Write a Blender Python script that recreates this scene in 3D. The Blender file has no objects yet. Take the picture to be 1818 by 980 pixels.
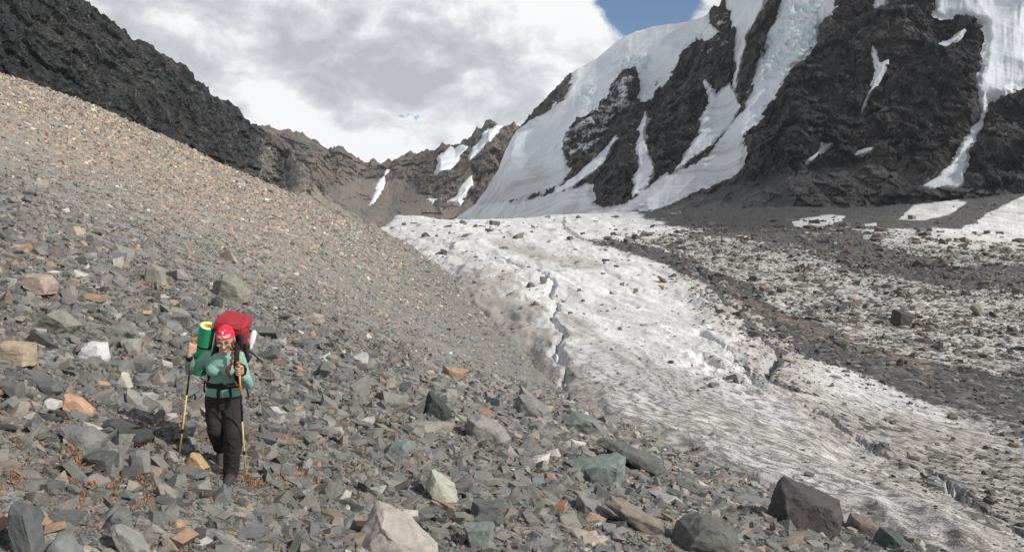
import bpy, bmesh, math, random
import numpy as np
from mathutils import Vector, Matrix, Euler

random.seed(7)
rng = np.random.default_rng(7)
R = math.radians
scene = bpy.context.scene
COL = scene.collection

# ------------------------------------------------------------------ camera
F, CU, VH = 1574.0, 909.0, 430.0          # photograph: focal in px, centre column, eye-level row
cam_d = bpy.data.cameras.new("camera")
cam = bpy.data.objects.new("camera", cam_d)
COL.objects.link(cam)
cam.location = (0, 0, 0)
cam.rotation_euler = (R(90), 0, 0)
cam_d.sensor_width = 36.0
cam_d.lens = 36.0 * F / 1818.0
cam_d.shift_y = -(490.0 - VH) / 1818.0
cam_d.clip_start = 0.1
cam_d.clip_end = 20000.0
scene.camera = cam

# ------------------------------------------------------------------ light
SUN_AZ, SUN_EL = 122.0, 37.0              # degrees clockwise from view direction (+Y), elevation
sd = Vector((math.sin(R(SUN_AZ)) * math.cos(R(SUN_EL)), math.cos(R(SUN_AZ)) * math.cos(R(SUN_EL)), math.sin(R(SUN_EL))))
sun_d = bpy.data.lights.new("sun", 'SUN')
sun_d.energy = 5.0
sun_d.angle = R(0.53)
sun_d.color = (1.0, 0.955, 0.88)
sun = bpy.data.objects.new("sun", sun_d)
COL.objects.link(sun)
sun.rotation_euler = (-sd).to_track_quat('-Z', 'Y').to_euler()

scene.view_settings.view_transform = 'Standard'
scene.view_settings.look = 'None'
scene.view_settings.gamma = 1.0
scene.view_settings.exposure = 0.0
scene.view_settings.use_curve_mapping = False
scene.cycles.max_bounces = 6
scene.cycles.diffuse_bounces = 3
scene.cycles.transparent_max_bounces = 16
scene.cycles.use_denoising = True


class NT:
    """small node-tree helper"""
    def __init__(self, tree):
        self.t = tree
        self.n = tree.nodes
        self.l = tree.links

    def new(self, kind, **kw):
        nd = self.n.new(kind)
        for k, v in kw.items():
            setattr(nd, k, v)
        return nd

    def put(self, sock, val):
        if val is None:
            return
        if isinstance(val, bpy.types.NodeSocket):
            self.l.new(val, sock)
        else:
            if sock.type == 'RGBA' and hasattr(val, '__len__') and len(val) == 3:
                val = tuple(val) + (1.0,)
            sock.default_value = val

    def math(self, op, a, b=None, c=None, clamp=False):
        nd = self.new('ShaderNodeMath', operation=op, use_clamp=clamp)
        self.put(nd.inputs[0], a)
        self.put(nd.inputs[1], b)
        self.put(nd.inputs[2], c)
        return nd.outputs[0]

    def vmath(self, op, a, b=None):
        nd = self.new('ShaderNodeVectorMath', operation=op)
        self.put(nd.inputs[0], a)
        self.put(nd.inputs[1], b)
        return nd.outputs['Value'] if op in ('LENGTH', 'DOT_PRODUCT', 'DISTANCE') else nd.outputs[0]

    def mix(self, fac, a, b, blend='MIX'):
        nd = self.new('ShaderNodeMix', data_type='RGBA', blend_type=blend)
        nd.clamp_factor = True
        self.put(nd.inputs[0], fac)
        self.put(nd.inputs[6], a)
        self.put(nd.inputs[7], b)
        return nd.outputs[2]

    def ramp(self, fac, stops, interp='LINEAR'):
        nd = self.new('ShaderNodeValToRGB')
        nd.color_ramp.interpolation = interp
        el = nd.color_ramp.elements
        while len(el) < len(stops):
            el.new(0.5)
        for e, (p, c) in zip(el, stops):
            e.position = p
            e.color = tuple(c) + (1.0,) if len(c) == 3 else c
        self.put(nd.inputs[0], fac)
        return nd.outputs[0]

    def smooth(self, x, a, b, lo=0.0, hi=1.0):
        nd = self.new('ShaderNodeMapRange', interpolation_type='SMOOTHSTEP')
        self.put(nd.inputs[0], x)
        self.put(nd.inputs[1], a)
        self.put(nd.inputs[2], b)
        nd.inputs[3].default_value = lo
        nd.inputs[4].default_value = hi
        return nd.outputs[0]

    def noise(self, vec, scale, detail=4.0, rough=0.55, dist=0.0, out='Fac'):
        nd = self.new('ShaderNodeTexNoise')
        self.put(nd.inputs['Vector'], vec)
        nd.inputs['Scale'].default_value = scale
        nd.inputs['Detail'].default_value = detail
        nd.inputs['Roughness'].default_value = rough
        nd.inputs['Distortion'].default_value = dist
        return nd.outputs[out]

    def voro(self, vec, scale, out='Color', feature='F1', rnd=1.0):
        nd = self.new('ShaderNodeTexVoronoi', feature=feature)
        self.put(nd.inputs['Vector'], vec)
        nd.inputs['Scale'].default_value = scale
        nd.inputs['Randomness'].default_value = rnd
        return nd.outputs[out]

    def mapping(self, vec, scale=(1, 1, 1), rot=(0, 0, 0), loc=(0, 0, 0)):
        nd = self.new('ShaderNodeMapping')
        self.put(nd.inputs[0], vec)
        nd.inputs[1].default_value = loc
        nd.inputs[2].default_value = rot
        nd.inputs[3].default_value = scale
        return nd.outputs[0]

    def attr(self, name, out='Fac', kind='GEOMETRY'):
        nd = self.new('ShaderNodeAttribute', attribute_type=kind, attribute_name=name)
        return nd.outputs[out]

    def bump(self, height, strength=0.5, dist=0.1, normal=None):
        nd = self.new('ShaderNodeBump')
        nd.inputs['Strength'].default_value = strength
        nd.inputs['Distance'].default_value = dist
        self.put(nd.inputs['Height'], height)
        self.put(nd.inputs['Normal'], normal)
        return nd.outputs[0]


def material(name):
    m = bpy.data.materials.new(name)
    m.use_nodes = True
    t = NT(m.node_tree)
    b = t.n['Principled BSDF']
    b.inputs['Specular IOR Level'].default_value = 0.25
    b.inputs['Roughness'].default_value = 0.85
    return m, t, b


# ------------------------------------------------------------------ sky
def dirpx(u, v):
    x, z = (u - CU) / F, -(v - VH) / F
    return math.atan(x), math.atan2(z, math.hypot(1, x))


def build_world():
    w = bpy.data.worlds.new("World")
    scene.world = w
    w.use_nodes = True
    t = NT(w.node_tree)
    bg = t.n['Background']
    sky = t.new('ShaderNodeTexSky', sky_type='NISHITA')
    sky.sun_disc = False
    sky.sun_elevation = R(SUN_EL)
    sky.sun_rotation = R(SUN_AZ)
    sky.altitude = 3000.0
    sky.air_density = 1.0
    sky.dust_density = 0.6
    skyc = t.mix(1.0, sky.outputs[0], (0.10, 0.105, 0.105), 'MULTIPLY')
    d = t.new('ShaderNodeTexCoord').outputs['Generated']
    sep = t.new('ShaderNodeSeparateXYZ')
    t.put(sep.inputs[0], d)
    x, y, z = sep.outputs
    az = t.math('ARCTAN2', x, y)
    el = t.math('ARCSINE', z)
    cmb = t.new('ShaderNodeCombineXYZ')
    t.put(cmb.inputs[0], az)
    t.put(cmb.inputs[1], t.math('MULTIPLY', el, 1.5))
    p = cmb.outputs[0]
    warp = t.noise(p, 9.0, 3, 0.5, out='Color')
    pw = t.vmath('ADD', p, t.vmath('MULTIPLY', t.vmath('SUBTRACT', warp, (0.5, 0.5, 0.5)), (0.06, 0.06, 0.06)))
    n_big = t.noise(pw, 6.0, 9, 0.58)
    n_mid = t.noise(t.mapping(pw, loc=(3.1, 7.7, 0)), 15.0, 8, 0.6)

    n_fin = t.noise(t.mapping(pw, loc=(1.3, 2.2, 0)), 38.0, 6, 0.62)

    def blob(u, v, ru, rv, rot=0.0):
        a, e = dirpx(u, v)
        da = t.math('SUBTRACT', az, a)
        de = t.math('SUBTRACT', el, e)
        c, s = math.cos(R(rot)), math.sin(R(rot))
        q1 = t.math('DIVIDE', t.math('ADD', t.math('MULTIPLY', da, c), t.math('MULTIPLY', de, s)), ru / F)
        q2 = t.math('DIVIDE', t.math('SUBTRACT', t.math('MULTIPLY', de, c), t.math('MULTIPLY', da, s)), rv / F)
        r2 = t.math('ADD', t.math('MULTIPLY', q1, q1), t.math('MULTIPLY', q2, q2))
        return t.math('POWER', 2.718, t.math('MULTIPLY', r2, -1.0))
    # coverage: broken cloud everywhere, clear gaps
    cov = t.math('ADD', t.math('ADD', n_big, 0.13), t.math('MULTIPLY', t.math('SUBTRACT', n_mid, 0.5), 0.5))
    cov = t.math('SUBTRACT', cov, t.math('MULTIPLY', blob(1150, 10, 90, 62), 0.75))
    cov = t.math('SUBTRACT', cov, t.math('MULTIPLY', blob(735, 210, 42, 20), t.math('MULTIPLY', t.math('SUBTRACT', n_fin, 0.28), 1.75)))
    cov = t.math('ADD', cov, t.math('MULTIPLY', blob(700, 110, 430, 200), 0.3))
    cov = t.math('ADD', cov, t.math('MULTIPLY', blob(985, 60, 90, 70), 0.25))
    cov = t.math('SUBTRACT', cov, t.smooth(el, 0.35, 1.0, 0.0, 0.20))      # cumulus looks less closed overhead than towards the horizon
    cmask = t.smooth(cov, 0.40, 0.56)
    # brightness: white sunlit billows round grey undersides
    grey = t.math('ADD', t.math('MULTIPLY', blob(740, 140, 290, 75, -3), 0.55), t.math('MULTIPLY', blob(330, 80, 190, 100, -30), 0.22))
    grey = t.math('ADD', grey, t.math('MULTIPLY', blob(620, 60, 420, 60), 0.2))
    lite = t.math('ADD', t.math('MULTIPLY', blob(990, 45, 110, 85), 0.6), t.math('MULTIPLY', blob(620, 262, 230, 42, -12), 0.7))
    lite = t.math('ADD', lite, t.math('MULTIPLY', blob(470, 165, 150, 34, -40), 0.6))
    b = t.math('ADD', t.math('SUBTRACT', lite, grey), 0.50)
    b = t.math('ADD', b, t.math('MULTIPLY', t.math('SUBTRACT', n_mid, 0.5), 2.3))
    b = t.math('ADD', b, t.math('MULTIPLY', t.math('SUBTRACT', n_big, 0.5), -0.5))
    bil = t.math('SUBTRACT', 1.0, t.math('MULTIPLY', t.math('ABSOLUTE', t.math('SUBTRACT', t.noise(t.mapping(pw, loc=(5.0, 1.0, 0)), 11.0, 7, 0.55), 0.5)), 5.0))
    b = t.math('ADD', b, t.math('MULTIPLY', t.math('SUBTRACT', bil, 0.55), -0.42))
    b = t.math('ADD', t.math('MULTIPLY', b, 0.85), 0.21)
    ccol = t.ramp(b, [(0.06, (0.50, 0.515, 0.545)), (0.36, (0.64, 0.655, 0.685)), (0.56, (0.80, 0.812, 0.83)), (0.76, (0.97, 0.972, 0.975))])
    col = t.mix(cmask, skyc, ccol)
    t.put(bg.inputs[0], col)
    bg.inputs[1].default_value = 1.0


build_world()

# ------------------------------------------------------------------ numpy noise
def _hash(ix, iy, iz):
    h = (ix.astype(np.int64) * 374761393 + iy.astype(np.int64) * 668265263 + iz.astype(np.int64) * 2147483647) & 0xffffffff
    h = ((h ^ (h >> 13)) * 1274126177) & 0xffffffff
    h = ((h ^ (h >> 16)) * 2246822519) & 0xffffffff
    return ((h ^ (h >> 15)) & 0xffff) / 32767.5 - 1.0


def vnoise(x, y, z):
    ix, iy, iz = np.floor(x), np.floor(y), np.floor(z)
    fx, fy, fz = x - ix, y - iy, z - iz
    fx, fy, fz = (q * q * q * (q * (q * 6 - 15) + 10) for q in (fx, fy, fz))
    r = 0
    for a in (0, 1):
        for b in (0, 1):
            for c in (0, 1):
                w = (fx if a else 1 - fx) * (fy if b else 1 - fy) * (fz if c else 1 - fz)
                r = r + w * _hash(ix + a, iy + b, iz + c)
    return r


def fbm(x, y, z, octv=5, gain=0.5, lac=2.03, ridged=False):
    s, a, tot = 0, 1.0, 0.0
    for k in range(octv):
        n = vnoise(x + 17.3 * k, y - 9.1 * k, z + 5.7 * k)
        if ridged:
            n = 1 - 2 * np.abs(n)
        s = s + a * n
        tot += a
        a *= gain
        x, y, z = x * lac, y * lac, z * lac
    return s / tot


def worley(x, y, z, jit=0.95):
    """distance to the nearest scattered point and that point's random value"""
    ix, iy, iz = np.floor(x), np.floor(y), np.floor(z)
    best = np.full(x.shape, 9.0)
    val = np.zeros(x.shape)
    for a in (-1, 0, 1):
        for b in (-1, 0, 1):
            for c in (-1, 0, 1):
                cx, cy, cz = ix + a, iy + b, iz + c
                px = cx + 0.5 + 0.5 * jit * _hash(cx, cy, cz)
                py = cy + 0.5 + 0.5 * jit * _hash(cx + 57, cy + 13, cz)
                pz = cz + 0.5 + 0.5 * jit * _hash(cx, cy + 91, cz + 37)
                d = (px - x) ** 2 + (py - y) ** 2 + (pz - z) ** 2
                m = d < best
                best = np.where(m, d, best)
                # each block also has its own tilt
                h1, h2, h3 = _hash(cx + 7, cy, cz + 3), _hash(cx, cy + 5, cz + 11), _hash(cx + 3, cy + 29, cz)
                val = np.where(m, h1 + 1.1 * h2 * (x - px) + 1.1 * h3 * (z - pz), val)
    return np.sqrt(best), val


def sstep(x, a, b):
    q = np.clip((x - a) / (b - a), 0, 1)
    return q * q * (3 - 2 * q)


def seg_dist(px, py, pts):
    """distance to polyline, side (+ right of travel direction), parameter along"""
    best = np.full(px.shape, 1e18)
    side = np.zeros(px.shape)
    par = np.zeros(px.shape)
    acc = 0.0
    for (ax, ay), (bx, by) in zip(pts[:-1], pts[1:]):
        dx, dy = bx - ax, by - ay
        L2 = dx * dx + dy * dy
        q = np.clip(((px - ax) * dx + (py - ay) * dy) / L2, 0, 1)
        d2 = (px - ax - q * dx) ** 2 + (py - ay - q * dy) ** 2
        m = d2 < best
        best = np.where(m, d2, best)
        side = np.where(m, np.sign((px - ax) * dy - (py - ay) * dx), side)
        par = np.where(m, acc + q * math.sqrt(L2), par)
        acc += math.sqrt(L2)
    return np.sqrt(best), side, par


def poly_sdf(px, py, poly):
    """signed distance, positive inside"""
    pts = list(poly) + [poly[0]]
    d, _, _ = seg_dist(px, py, pts)
    ins = np.zeros(px.shape, bool)
    for (ax, ay), (bx, by) in zip(pts[:-1], pts[1:]):
        if ay == by:
            continue
        c = ((ay > py) != (by > py)) & (px < (bx - ax) * (py - ay) / (by - ay) + ax)
        ins ^= c
    return np.where(ins, d, -d)


def grid_object(name, X, Y, Z, mat, keep=None, attrs=None, uv=None, smooth=True):
    nr, nc = X.shape
    co = np.stack([X, Y, Z], -1).reshape(-1, 3).astype(np.float32)
    idx = np.arange(nr * nc).reshape(nr, nc)
    q = np.stack([idx[:-1, :-1], idx[:-1, 1:], idx[1:, 1:], idx[1:, :-1]], -1).reshape(-1, 4)
    if keep is not None:
        kq = keep[:-1, :-1] | keep[:-1, 1:] | keep[1:, 1:] | keep[1:, :-1]
        q = q[kq.reshape(-1)]
        used = np.zeros(nr * nc, bool)
        used[q.reshape(-1)] = True
        remap = np.cumsum(used) - 1
        q = remap[q]
        co = co[used]
    else:
        used = np.ones(nr * nc, bool)
    me = bpy.data.meshes.new(name)
    me.vertices.add(len(co))
    me.vertices.foreach_set('co', co.ravel())
    me.loops.add(q.size)
    me.loops.foreach_set('vertex_index', q.astype(np.int32).ravel())
    me.polygons.add(len(q))
    me.polygons.foreach_set('loop_start', np.arange(0, q.size, 4, dtype=np.int32))
    me.polygons.foreach_set('use_smooth', np.full(len(q), smooth))
    for k, v in (attrs or {}).items():
        a = me.attributes.new(k, 'FLOAT', 'POINT')
        a.data.foreach_set('value', v.reshape(-1)[used].astype(np.float32))
    if uv is not None:
        a = me.attributes.new('flow', 'FLOAT_VECTOR', 'POINT')
        vv = np.stack([uv[0].reshape(-1)[used], uv[1].reshape(-1)[used], np.zeros(used.sum())], -1).astype(np.float32)
        a.data.foreach_set('vector', vv.ravel())
    me.update(calc_edges=True)
    me.materials.append(mat)
    o = bpy.data.objects.new(name, me)
    COL.objects.link(o)
    return o


def tag(o, label=None, cat=None, group=None, kind=None):
    if label:
        o['label'] = label
    if cat:
        o['category'] = cat
    if group:
        o['group'] = group
    if kind:
        o['kind'] = kind
    return o


def P(u, v, y):
    return Vector(((u - CU) / F * y, y, -(v - VH) / F * y))


# ------------------------------------------------------------------ ground shape: fitted through surveyed points (column, row, distance)
H0, A0, B0 = 2.95, 0.402, -0.045


def plane_y(u, v):
    s, g = (u - CU) / F, -(v - VH) / F
    return H0 / (-A0 * s + B0 - g)


CTRL = []
for u, v in [(0, 980), (420, 850), (0, 700), (0, 500), (0, 300), (0, 220), (300, 980), (300, 700), (300, 400), (300, 500), (500, 700), (500, 500), (500, 980),
             (700, 980), (700, 800), (700, 600), (500, 420), (-250, 980), (-250, 600), (-250, 300), (150, 350), (600, 450), (150, 600), (-250, 150)]:
    CTRL.append((u, v, plane_y(u, v)))
CTRL += [(-250, 20, 95), (0, 135, 120), (150, 185, 150), (300, 247, 190), (400, 296, 215), (500, 338, 240), (600, 385, 268), (670, 405, 290), (640, 398, 340),
         (909, 980, 8.8), (909, 800, 14.5), (909, 700, 24), (800, 650, 26), (1300, 980, 11.5), (1150, 880, 15), (1500, 1050, 12), (2200, 1150, 13),
         (1700, 975, 17.5), (1400, 880, 20.5), (1200, 790, 25), (1050, 710, 32), (960, 655, 42), (870, 570, 70), (780, 470, 150), (700, 420, 240),
         (1818, 980, 21), (1818, 880, 28), (1818, 800, 36), (1818, 700, 52), (1818, 600, 83), (1818, 500, 157), (1818, 440, 280),
         (1400, 780, 31), (1400, 700, 41), (1400, 600, 69), (1400, 500, 135), (1400, 432, 260), (1100, 650, 46), (1100, 600, 60), (1100, 500, 112), (1100, 432, 225),
         (900, 500, 112), (900, 432, 215), (900, 405, 330), (780, 402, 330), (1100, 392, 370), (1000, 383, 430), (900, 393, 430), (780, 396, 400),
         (1250, 395, 370), (1500, 380, 420), (1818, 345, 450), (1650, 365, 440), (1500, 410, 310), (1700, 420, 300),
         (2200, 900, 27), (2200, 700, 55), (2200, 500, 160), (2200, 400, 300), (2200, 300, 460),
         (1300, 560, 90), (1600, 560, 98), (1600, 850, 29)]
_c = np.array(CTRL, float)
_cs, _ct = (_c[:, 0] - CU) / F, np.log(_c[:, 2])
_cg = -(_c[:, 1] - VH) / F
TS = 0.42                                   # axis scaling of log distance against bearing


def _gbase(s, t):
    y = np.exp(t)
    w = sstep(s, -0.25, 0.35)
    return -(H0 * (1 - w) + 5.5 * w) / y + (-A0 * s + B0) * (1 - w) * 0.9


def _k(r2):
    return 0.5 * r2 * np.log(np.maximum(r2, 1e-12))


def _fit():
    n = len(_cs)
    X = np.stack([_cs, _ct * TS], 1)
    d2 = ((X[:, None] - X[None]) ** 2).sum(-1)
    A = np.zeros((n + 3, n + 3))
    A[:n, :n] = _k(d2) + np.eye(n) * 2e-4
    A[:n, n] = 1
    A[:n, n + 1:] = X
    A[n, :n] = 1
    A[n + 1:, :n] = X.T
    b = np.zeros(n + 3)
    b[:n] = _cg - _gbase(_cs, _ct)
    return X, np.linalg.solve(A, b)


_RX, _RW = _fit()


def ground_g(s, t):
    s = np.asarray(s, float)
    t = np.asarray(t, float)
    sh = s.shape
    s, t = s.ravel(), t.ravel()
    r = _RW[-3] + _RW[-2] * s + _RW[-1] * t * TS
    for i in range(len(_RX)):
        r += _RW[i] * _k((s - _RX[i, 0]) ** 2 + (t * TS - _RX[i, 1]) ** 2)
    return (r + _gbase(s, t)).reshape(sh)


EDGE_PX = [(2300, 1250, 12.0), (2000, 1100, 14.5), (1700, 972, 17.5), (1400, 880, 20.5), (1200, 790, 25), (1050, 710, 32), (960, 655, 42), (870, 570, 70), (780, 470, 150), (700, 420, 240), (672, 405, 300), (700, 398, 420), (720, 395, 600)]
EDGE = [((u - CU) / F * y, y) for u, v, y in EDGE_PX]


def edge_d(x, y):
    d, side, par = seg_dist(x, y, EDGE)
    d = d * side                            # positive: ice side
    wob = fbm(x * 0.35, y * 0.12, x * 0 + 3.3, 4)
    return d + wob * np.clip(0.9 + y * 0.006, 0, 3), par


def undul(x, y):
    sc = np.clip(y / 12.0, 0.6, 14)
    return fbm(x / 2.6, y / 2.6, x * 0 + 1.5, 4) * 0.10 + fbm(x / 14, y / 14, x * 0 + 8.5, 4) * 0.35 * np.clip((y - 8) / 40, 0.05, 1.6)


def ground_z(x, y):
    x = np.asarray(x, float)
    y = np.asarray(y, float)
    return ground_g(x / y, np.log(y)) * y


def scree_z(x, y):
    d, _ = edge_d(x, y)
    z = ground_z(x, y) + undul(x, y)
    z = z - 0.75 * np.clip(d + 0.7, 0, None)
    # the slope falls away behind its crest
    t, s = np.log(y), x / y
    tc = np.interp(s, [-0.9, -0.577, -0.387, -0.26, -0.15, 0.0], np.log([80, 125, 192, 245, 300, 320]))
    return z - np.clip(t - tc, 0, None) ** 1.5 * 120


TR = [((1235, 500), (1265, 535), (1290, 560), (1315, 580), (1330, 600), (1352, 622), (1385, 650), (1360, 690), (1410, 735), (1460, 765), (1490, 790), (1520, 812), (1570, 845), (1640, 862), (1690, 890), (1705, 930), (1760, 960), (1900, 1030)),
      ((860, 462), (885, 473), (920, 485), (960, 503), (985, 518), (972, 543), (990, 558), (978, 588), (1000, 610), (985, 635), (1005, 655), (990, 690)),
      ((1240, 620), (1290, 655), (1330, 690), (1345, 720))]


def hit(u, v, lo=3.0, hi=600.0, zf=None):
    """first ground point met by the sight line through a photograph pixel"""
    t = np.linspace(math.log(lo), math.log(hi), 1500)
    s = np.full_like(t, (u - CU) / F)
    g = ground_g(s, t)
    tgt = -(v - VH) / F
    i = np.argmax(g >= tgt)
    y = math.exp(t[i])
    return (u - CU) / F * y, y


TRW = [[hit(u, v) for u, v in tr] for tr in TR]


def ice_z(x, y, full=True):
    d, par = edge_d(x, y)
    z = ground_z(x, y)
    bul = np.clip(0.6 + y * 0.016, 0.6, 2.8) * (1 - 0.85 * sstep(y, 180, 400))
    w = np.clip(0.8 + y * 0.018, 0.8, 4)
    e = np.clip(d, 0, None)
    z = z + bul * (1 - np.exp(-e / w)) - 0.45 * bul - 1.2 * np.clip(-d, 0, None)
    sx, sy = d, par
    z = z + fbm(sx / 5.0, sy / 14.0, d * 0 + 2.2, 5) * np.clip(y / 120, 0.18, 1.2)
    z = z + fbm(sx / 0.8, sy / 4.0, d * 0 + 7.2, 4, 0.6) * np.clip(y / 450, 0.03, 0.2)
    z = z + (fbm(sx / 1.6, sy / 16.0, d * 0 + 4.2, 3, ridged=True) - 0.2) * np.clip(y / 400, 0.04, 0.22)
    tr = np.zeros_like(z)
    for k, pts in enumerate(TRW):
        dd, side, pr = seg_dist(x, y, pts)
        dd = dd + fbm(x / 0.9, y / 1.7, d * 0 + k, 5, 0.6) * 0.55
        wid = np.clip(0.16 + 0.0022 * y, 0.18, 0.45) * (1.0 + 0.8 * fbm(pr / 3.0, pr * 0, d * 0 + 5.5 * k, 3))
        wid = np.maximum(wid, 0.15)
        dep = (0.95, 0.45, 0.35)[k] * np.clip(y / 45, 0.65, 1.5)
        z = z - dep * (1 - sstep(np.abs(dd), 0.35 * wid, 1.15 * wid))
        # hummocky blocks heaped on the far bank
        hb = np.exp(-((dd * side - 1.8) / 2.2) ** 2) * (1 if k == 0 else 0.3)
        bl = fbm(x / 1.5, y / 2.4, d * 0 + 9.5, 4, 0.55, ridged=True)
        z = z + hb * (0.15 + 0.55 * bl) * np.clip(y / 60, 0.5, 1.1)
        tr = np.maximum(tr, 1 - sstep(np.abs(dd), 0.5 * wid, 1.5 * wid))
    return z, d, par, tr

# ------------------------------------------------------------------ materials of the ground
PAL = [((0.203, 0.199, 0.194), 34), ((0.178, 0.189, 0.184), 18), ((0.175, 0.180, 0.190), 13), ((0.105, 0.110, 0.110), 10), ((0.250, 0.245, 0.230), 20),
       ((0.330, 0.285, 0.240), 7), ((0.360, 0.255, 0.180), 3), ((0.250, 0.180, 0.150), 3), ((0.46, 0.445, 0.42), 3)]
PALC = np.array([p[0] for p in PAL])
PALW = np.array([p[1] for p in PAL], float)
WARM = np.array([24, 5, 4, 4, 32, 20, 5, 9, 3], float)


def pick_cols(warm, n):
    """stone colours; warm 0..1 shifts towards the tan and pink stones of the upper slope"""
    a = np.cumsum(PALW / PALW.sum())
    b = np.cumsum(WARM / WARM.sum())
    r = rng.random(n)
    use_w = rng.random(n) < warm
    i = np.where(use_w, np.searchsorted(b, r), np.searchsorted(a, r))
    i = np.clip(i, 0, len(PALC) - 1)
    c = PALC[i] * (0.82 + 0.40 * rng.random(n))[:, None]
    return np.clip(c * (1 + 0.022 * rng.standard_normal((n, 3))), 0.02, 0.6)


def scree_warm(x, y):
    """share of tan and pink stones: more of them up-slope, to the left and far"""
    return np.clip(sstep(y, 11, 60) * sstep(-x / y, -0.05, 0.40) * 0.85 + 0.02, 0, 1)


def rock_shader(t, b, base, bump_scale=1.0):
    tc = t.new('ShaderNodeTexCoord').outputs['Object']
    pos = t.new('ShaderNodeNewGeometry').outputs['Position']
    n1 = t.noise(pos, 9.0, 6, 0.65)
    n2 = t.noise(t.mapping(tc, scale=(1.0, 1.3, 2.6), rot=(0.25, 0.15, 0.6)), 2.2, 6, 0.66, 0.9)
    n3 = t.noise(pos, 60.0, 3, 0.7)
    c = t.mix(t.smooth(n1, 0.35, 0.68), base, t.mix(1.0, base, (1.35, 1.30, 1.22), 'MULTIPLY'))
    c = t.mix(t.smooth(n2, 0.44, 0.72, 0, 0.8), c, t.mix(1.0, c, (0.66, 0.68, 0.70), 'MULTIPLY'))
    c = t.mix(t.smooth(n3, 0.58, 0.75, 0, 0.45), c, t.mix(1.0, c, (1.6, 1.55, 1.5), 'MULTIPLY'))
    rust = t.smooth(t.noise(pos, 4.5, 4, 0.6), 0.60, 0.74, 0, 0.35)
    c = t.mix(rust, c, (0.24, 0.15, 0.09))
    t.put(b.inputs['Base Color'], c)
    h = t.math('ADD', t.math('MULTIPLY', n2, 0.6), t.math('ADD', t.math('MULTIPLY', n1, 0.5), t.math('MULTIPLY', n3, 0.12)))
    t.put(b.inputs['Normal'], t.bump(h, 0.55, 0.05 * bump_scale))
    b.inputs['Roughness'].default_value = 0.78


def mat_rock_object():
    m, t, b = material("loose_rock")
    oi = t.new('ShaderNodeObjectInfo')
    rock_shader(t, b, oi.outputs['Color'])
    return m


def mat_rock_instance(name="scree_stone"):
    m, t, b = material(name)
    rock_shader(t, b, t.attr('col', 'Color', 'INSTANCER'))
    return m


def gravel(t, pos, scale, palette_shift=None):
    """tiny stones below the size of the built ones: per-cell colour and relief"""
    vc = t.new('ShaderNodeTexVoronoi')
    t.put(vc.inputs['Vector'], pos)
    vc.inputs['Scale'].default_value = scale
    sep = t.new('ShaderNodeSeparateColor')
    t.put(sep.inputs[0], vc.outputs['Color'])
    grey = t.ramp(sep.outputs[0], [(0.0, (0.12, 0.125, 0.125)), (0.2, (0.18, 0.188, 0.187)), (0.55, (0.215, 0.213, 0.208)), (0.8, (0.27, 0.26, 0.245)), (0.93, (0.30, 0.23, 0.18)), (1.0, (0.42, 0.40, 0.37))])
    warm = t.ramp(sep.outputs[0], [(0.0, (0.15, 0.145, 0.14)), (0.25, (0.24, 0.23, 0.215)), (0.6, (0.29, 0.27, 0.245)), (0.85, (0.30, 0.262, 0.225)), (1.0, (0.46, 0.42, 0.38))])
    return grey, warm, vc.outputs['Distance'], sep.outputs[1]


def mat_scree():
    m, t, b = material("scree_gravel")
    pos = t.new('ShaderNodeNewGeometry').outputs['Position']
    w = t.attr('warm')
    fine = t.attr('fine')
    posw = t.vmath('ADD', pos, t.vmath('MULTIPLY', t.noise(pos, 14.0, 2, 0.5, out='Color'), (0.05, 0.05, 0.05)))
    g1, w1, d1, r1 = gravel(t, posw, 26.0)
    g2, w2, d2, r2 = gravel(t, posw, 7.0)
    g3, w3, d3, r3 = gravel(t, posw, 2.2)
    c1 = t.mix(w, g1, w1)
    c2 = t.mix(w, g2, w2)
    c3 = t.mix(w, g3, w3)
    far = t.attr('far')
    c = t.mix(t.math('MULTIPLY', t.smooth(r2, 0.45, 0.55), 0.8), c1, c2)
    c = t.mix(t.math('MULTIPLY', t.smooth(r3, 0.6, 0.7), t.math('MULTIPLY', far, 0.75)), c, c3)
    c = t.mix(t.smooth(t.noise(pos, 0.35, 4, 0.6), 0.35, 0.7), c, t.mix(1.0, c, (0.86, 0.86, 0.87), 'MULTIPLY'))
    c = t.mix(t.math('MULTIPLY', fine, 0.55), c, (0.18, 0.18, 0.172))
    c = t.mix(w, t.mix(1.0, c, (0.90, 0.90, 0.90), 'MULTIPLY'), t.mix(1.0, c, (1.04, 0.99, 0.92), 'MULTIPLY'))
    t.put(b.inputs['Base Color'], c)
    h = t.math('ADD', t.math('MULTIPLY', d1, -0.35), t.math('ADD', t.math('MULTIPLY', d2, -1.0), t.math('MULTIPLY', r2, 0.5)))
    n = t.bump(h, 0.6, 0.05)
    h3 = t.math('ADD', t.math('MULTIPLY', d3, -1.0), t.math('MULTIPLY', r3, 0.8))
    bn = t.new('ShaderNodeBump')
    t.put(bn.inputs['Strength'], t.math('MULTIPLY', far, 0.55))
    bn.inputs['Distance'].default_value = 0.18
    t.put(bn.inputs['Height'], h3)
    t.put(bn.inputs['Normal'], n)
    t.put(b.inputs['Normal'], bn.outputs[0])
    b.inputs['Roughness'].default_value = 0.9
    return m


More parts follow.
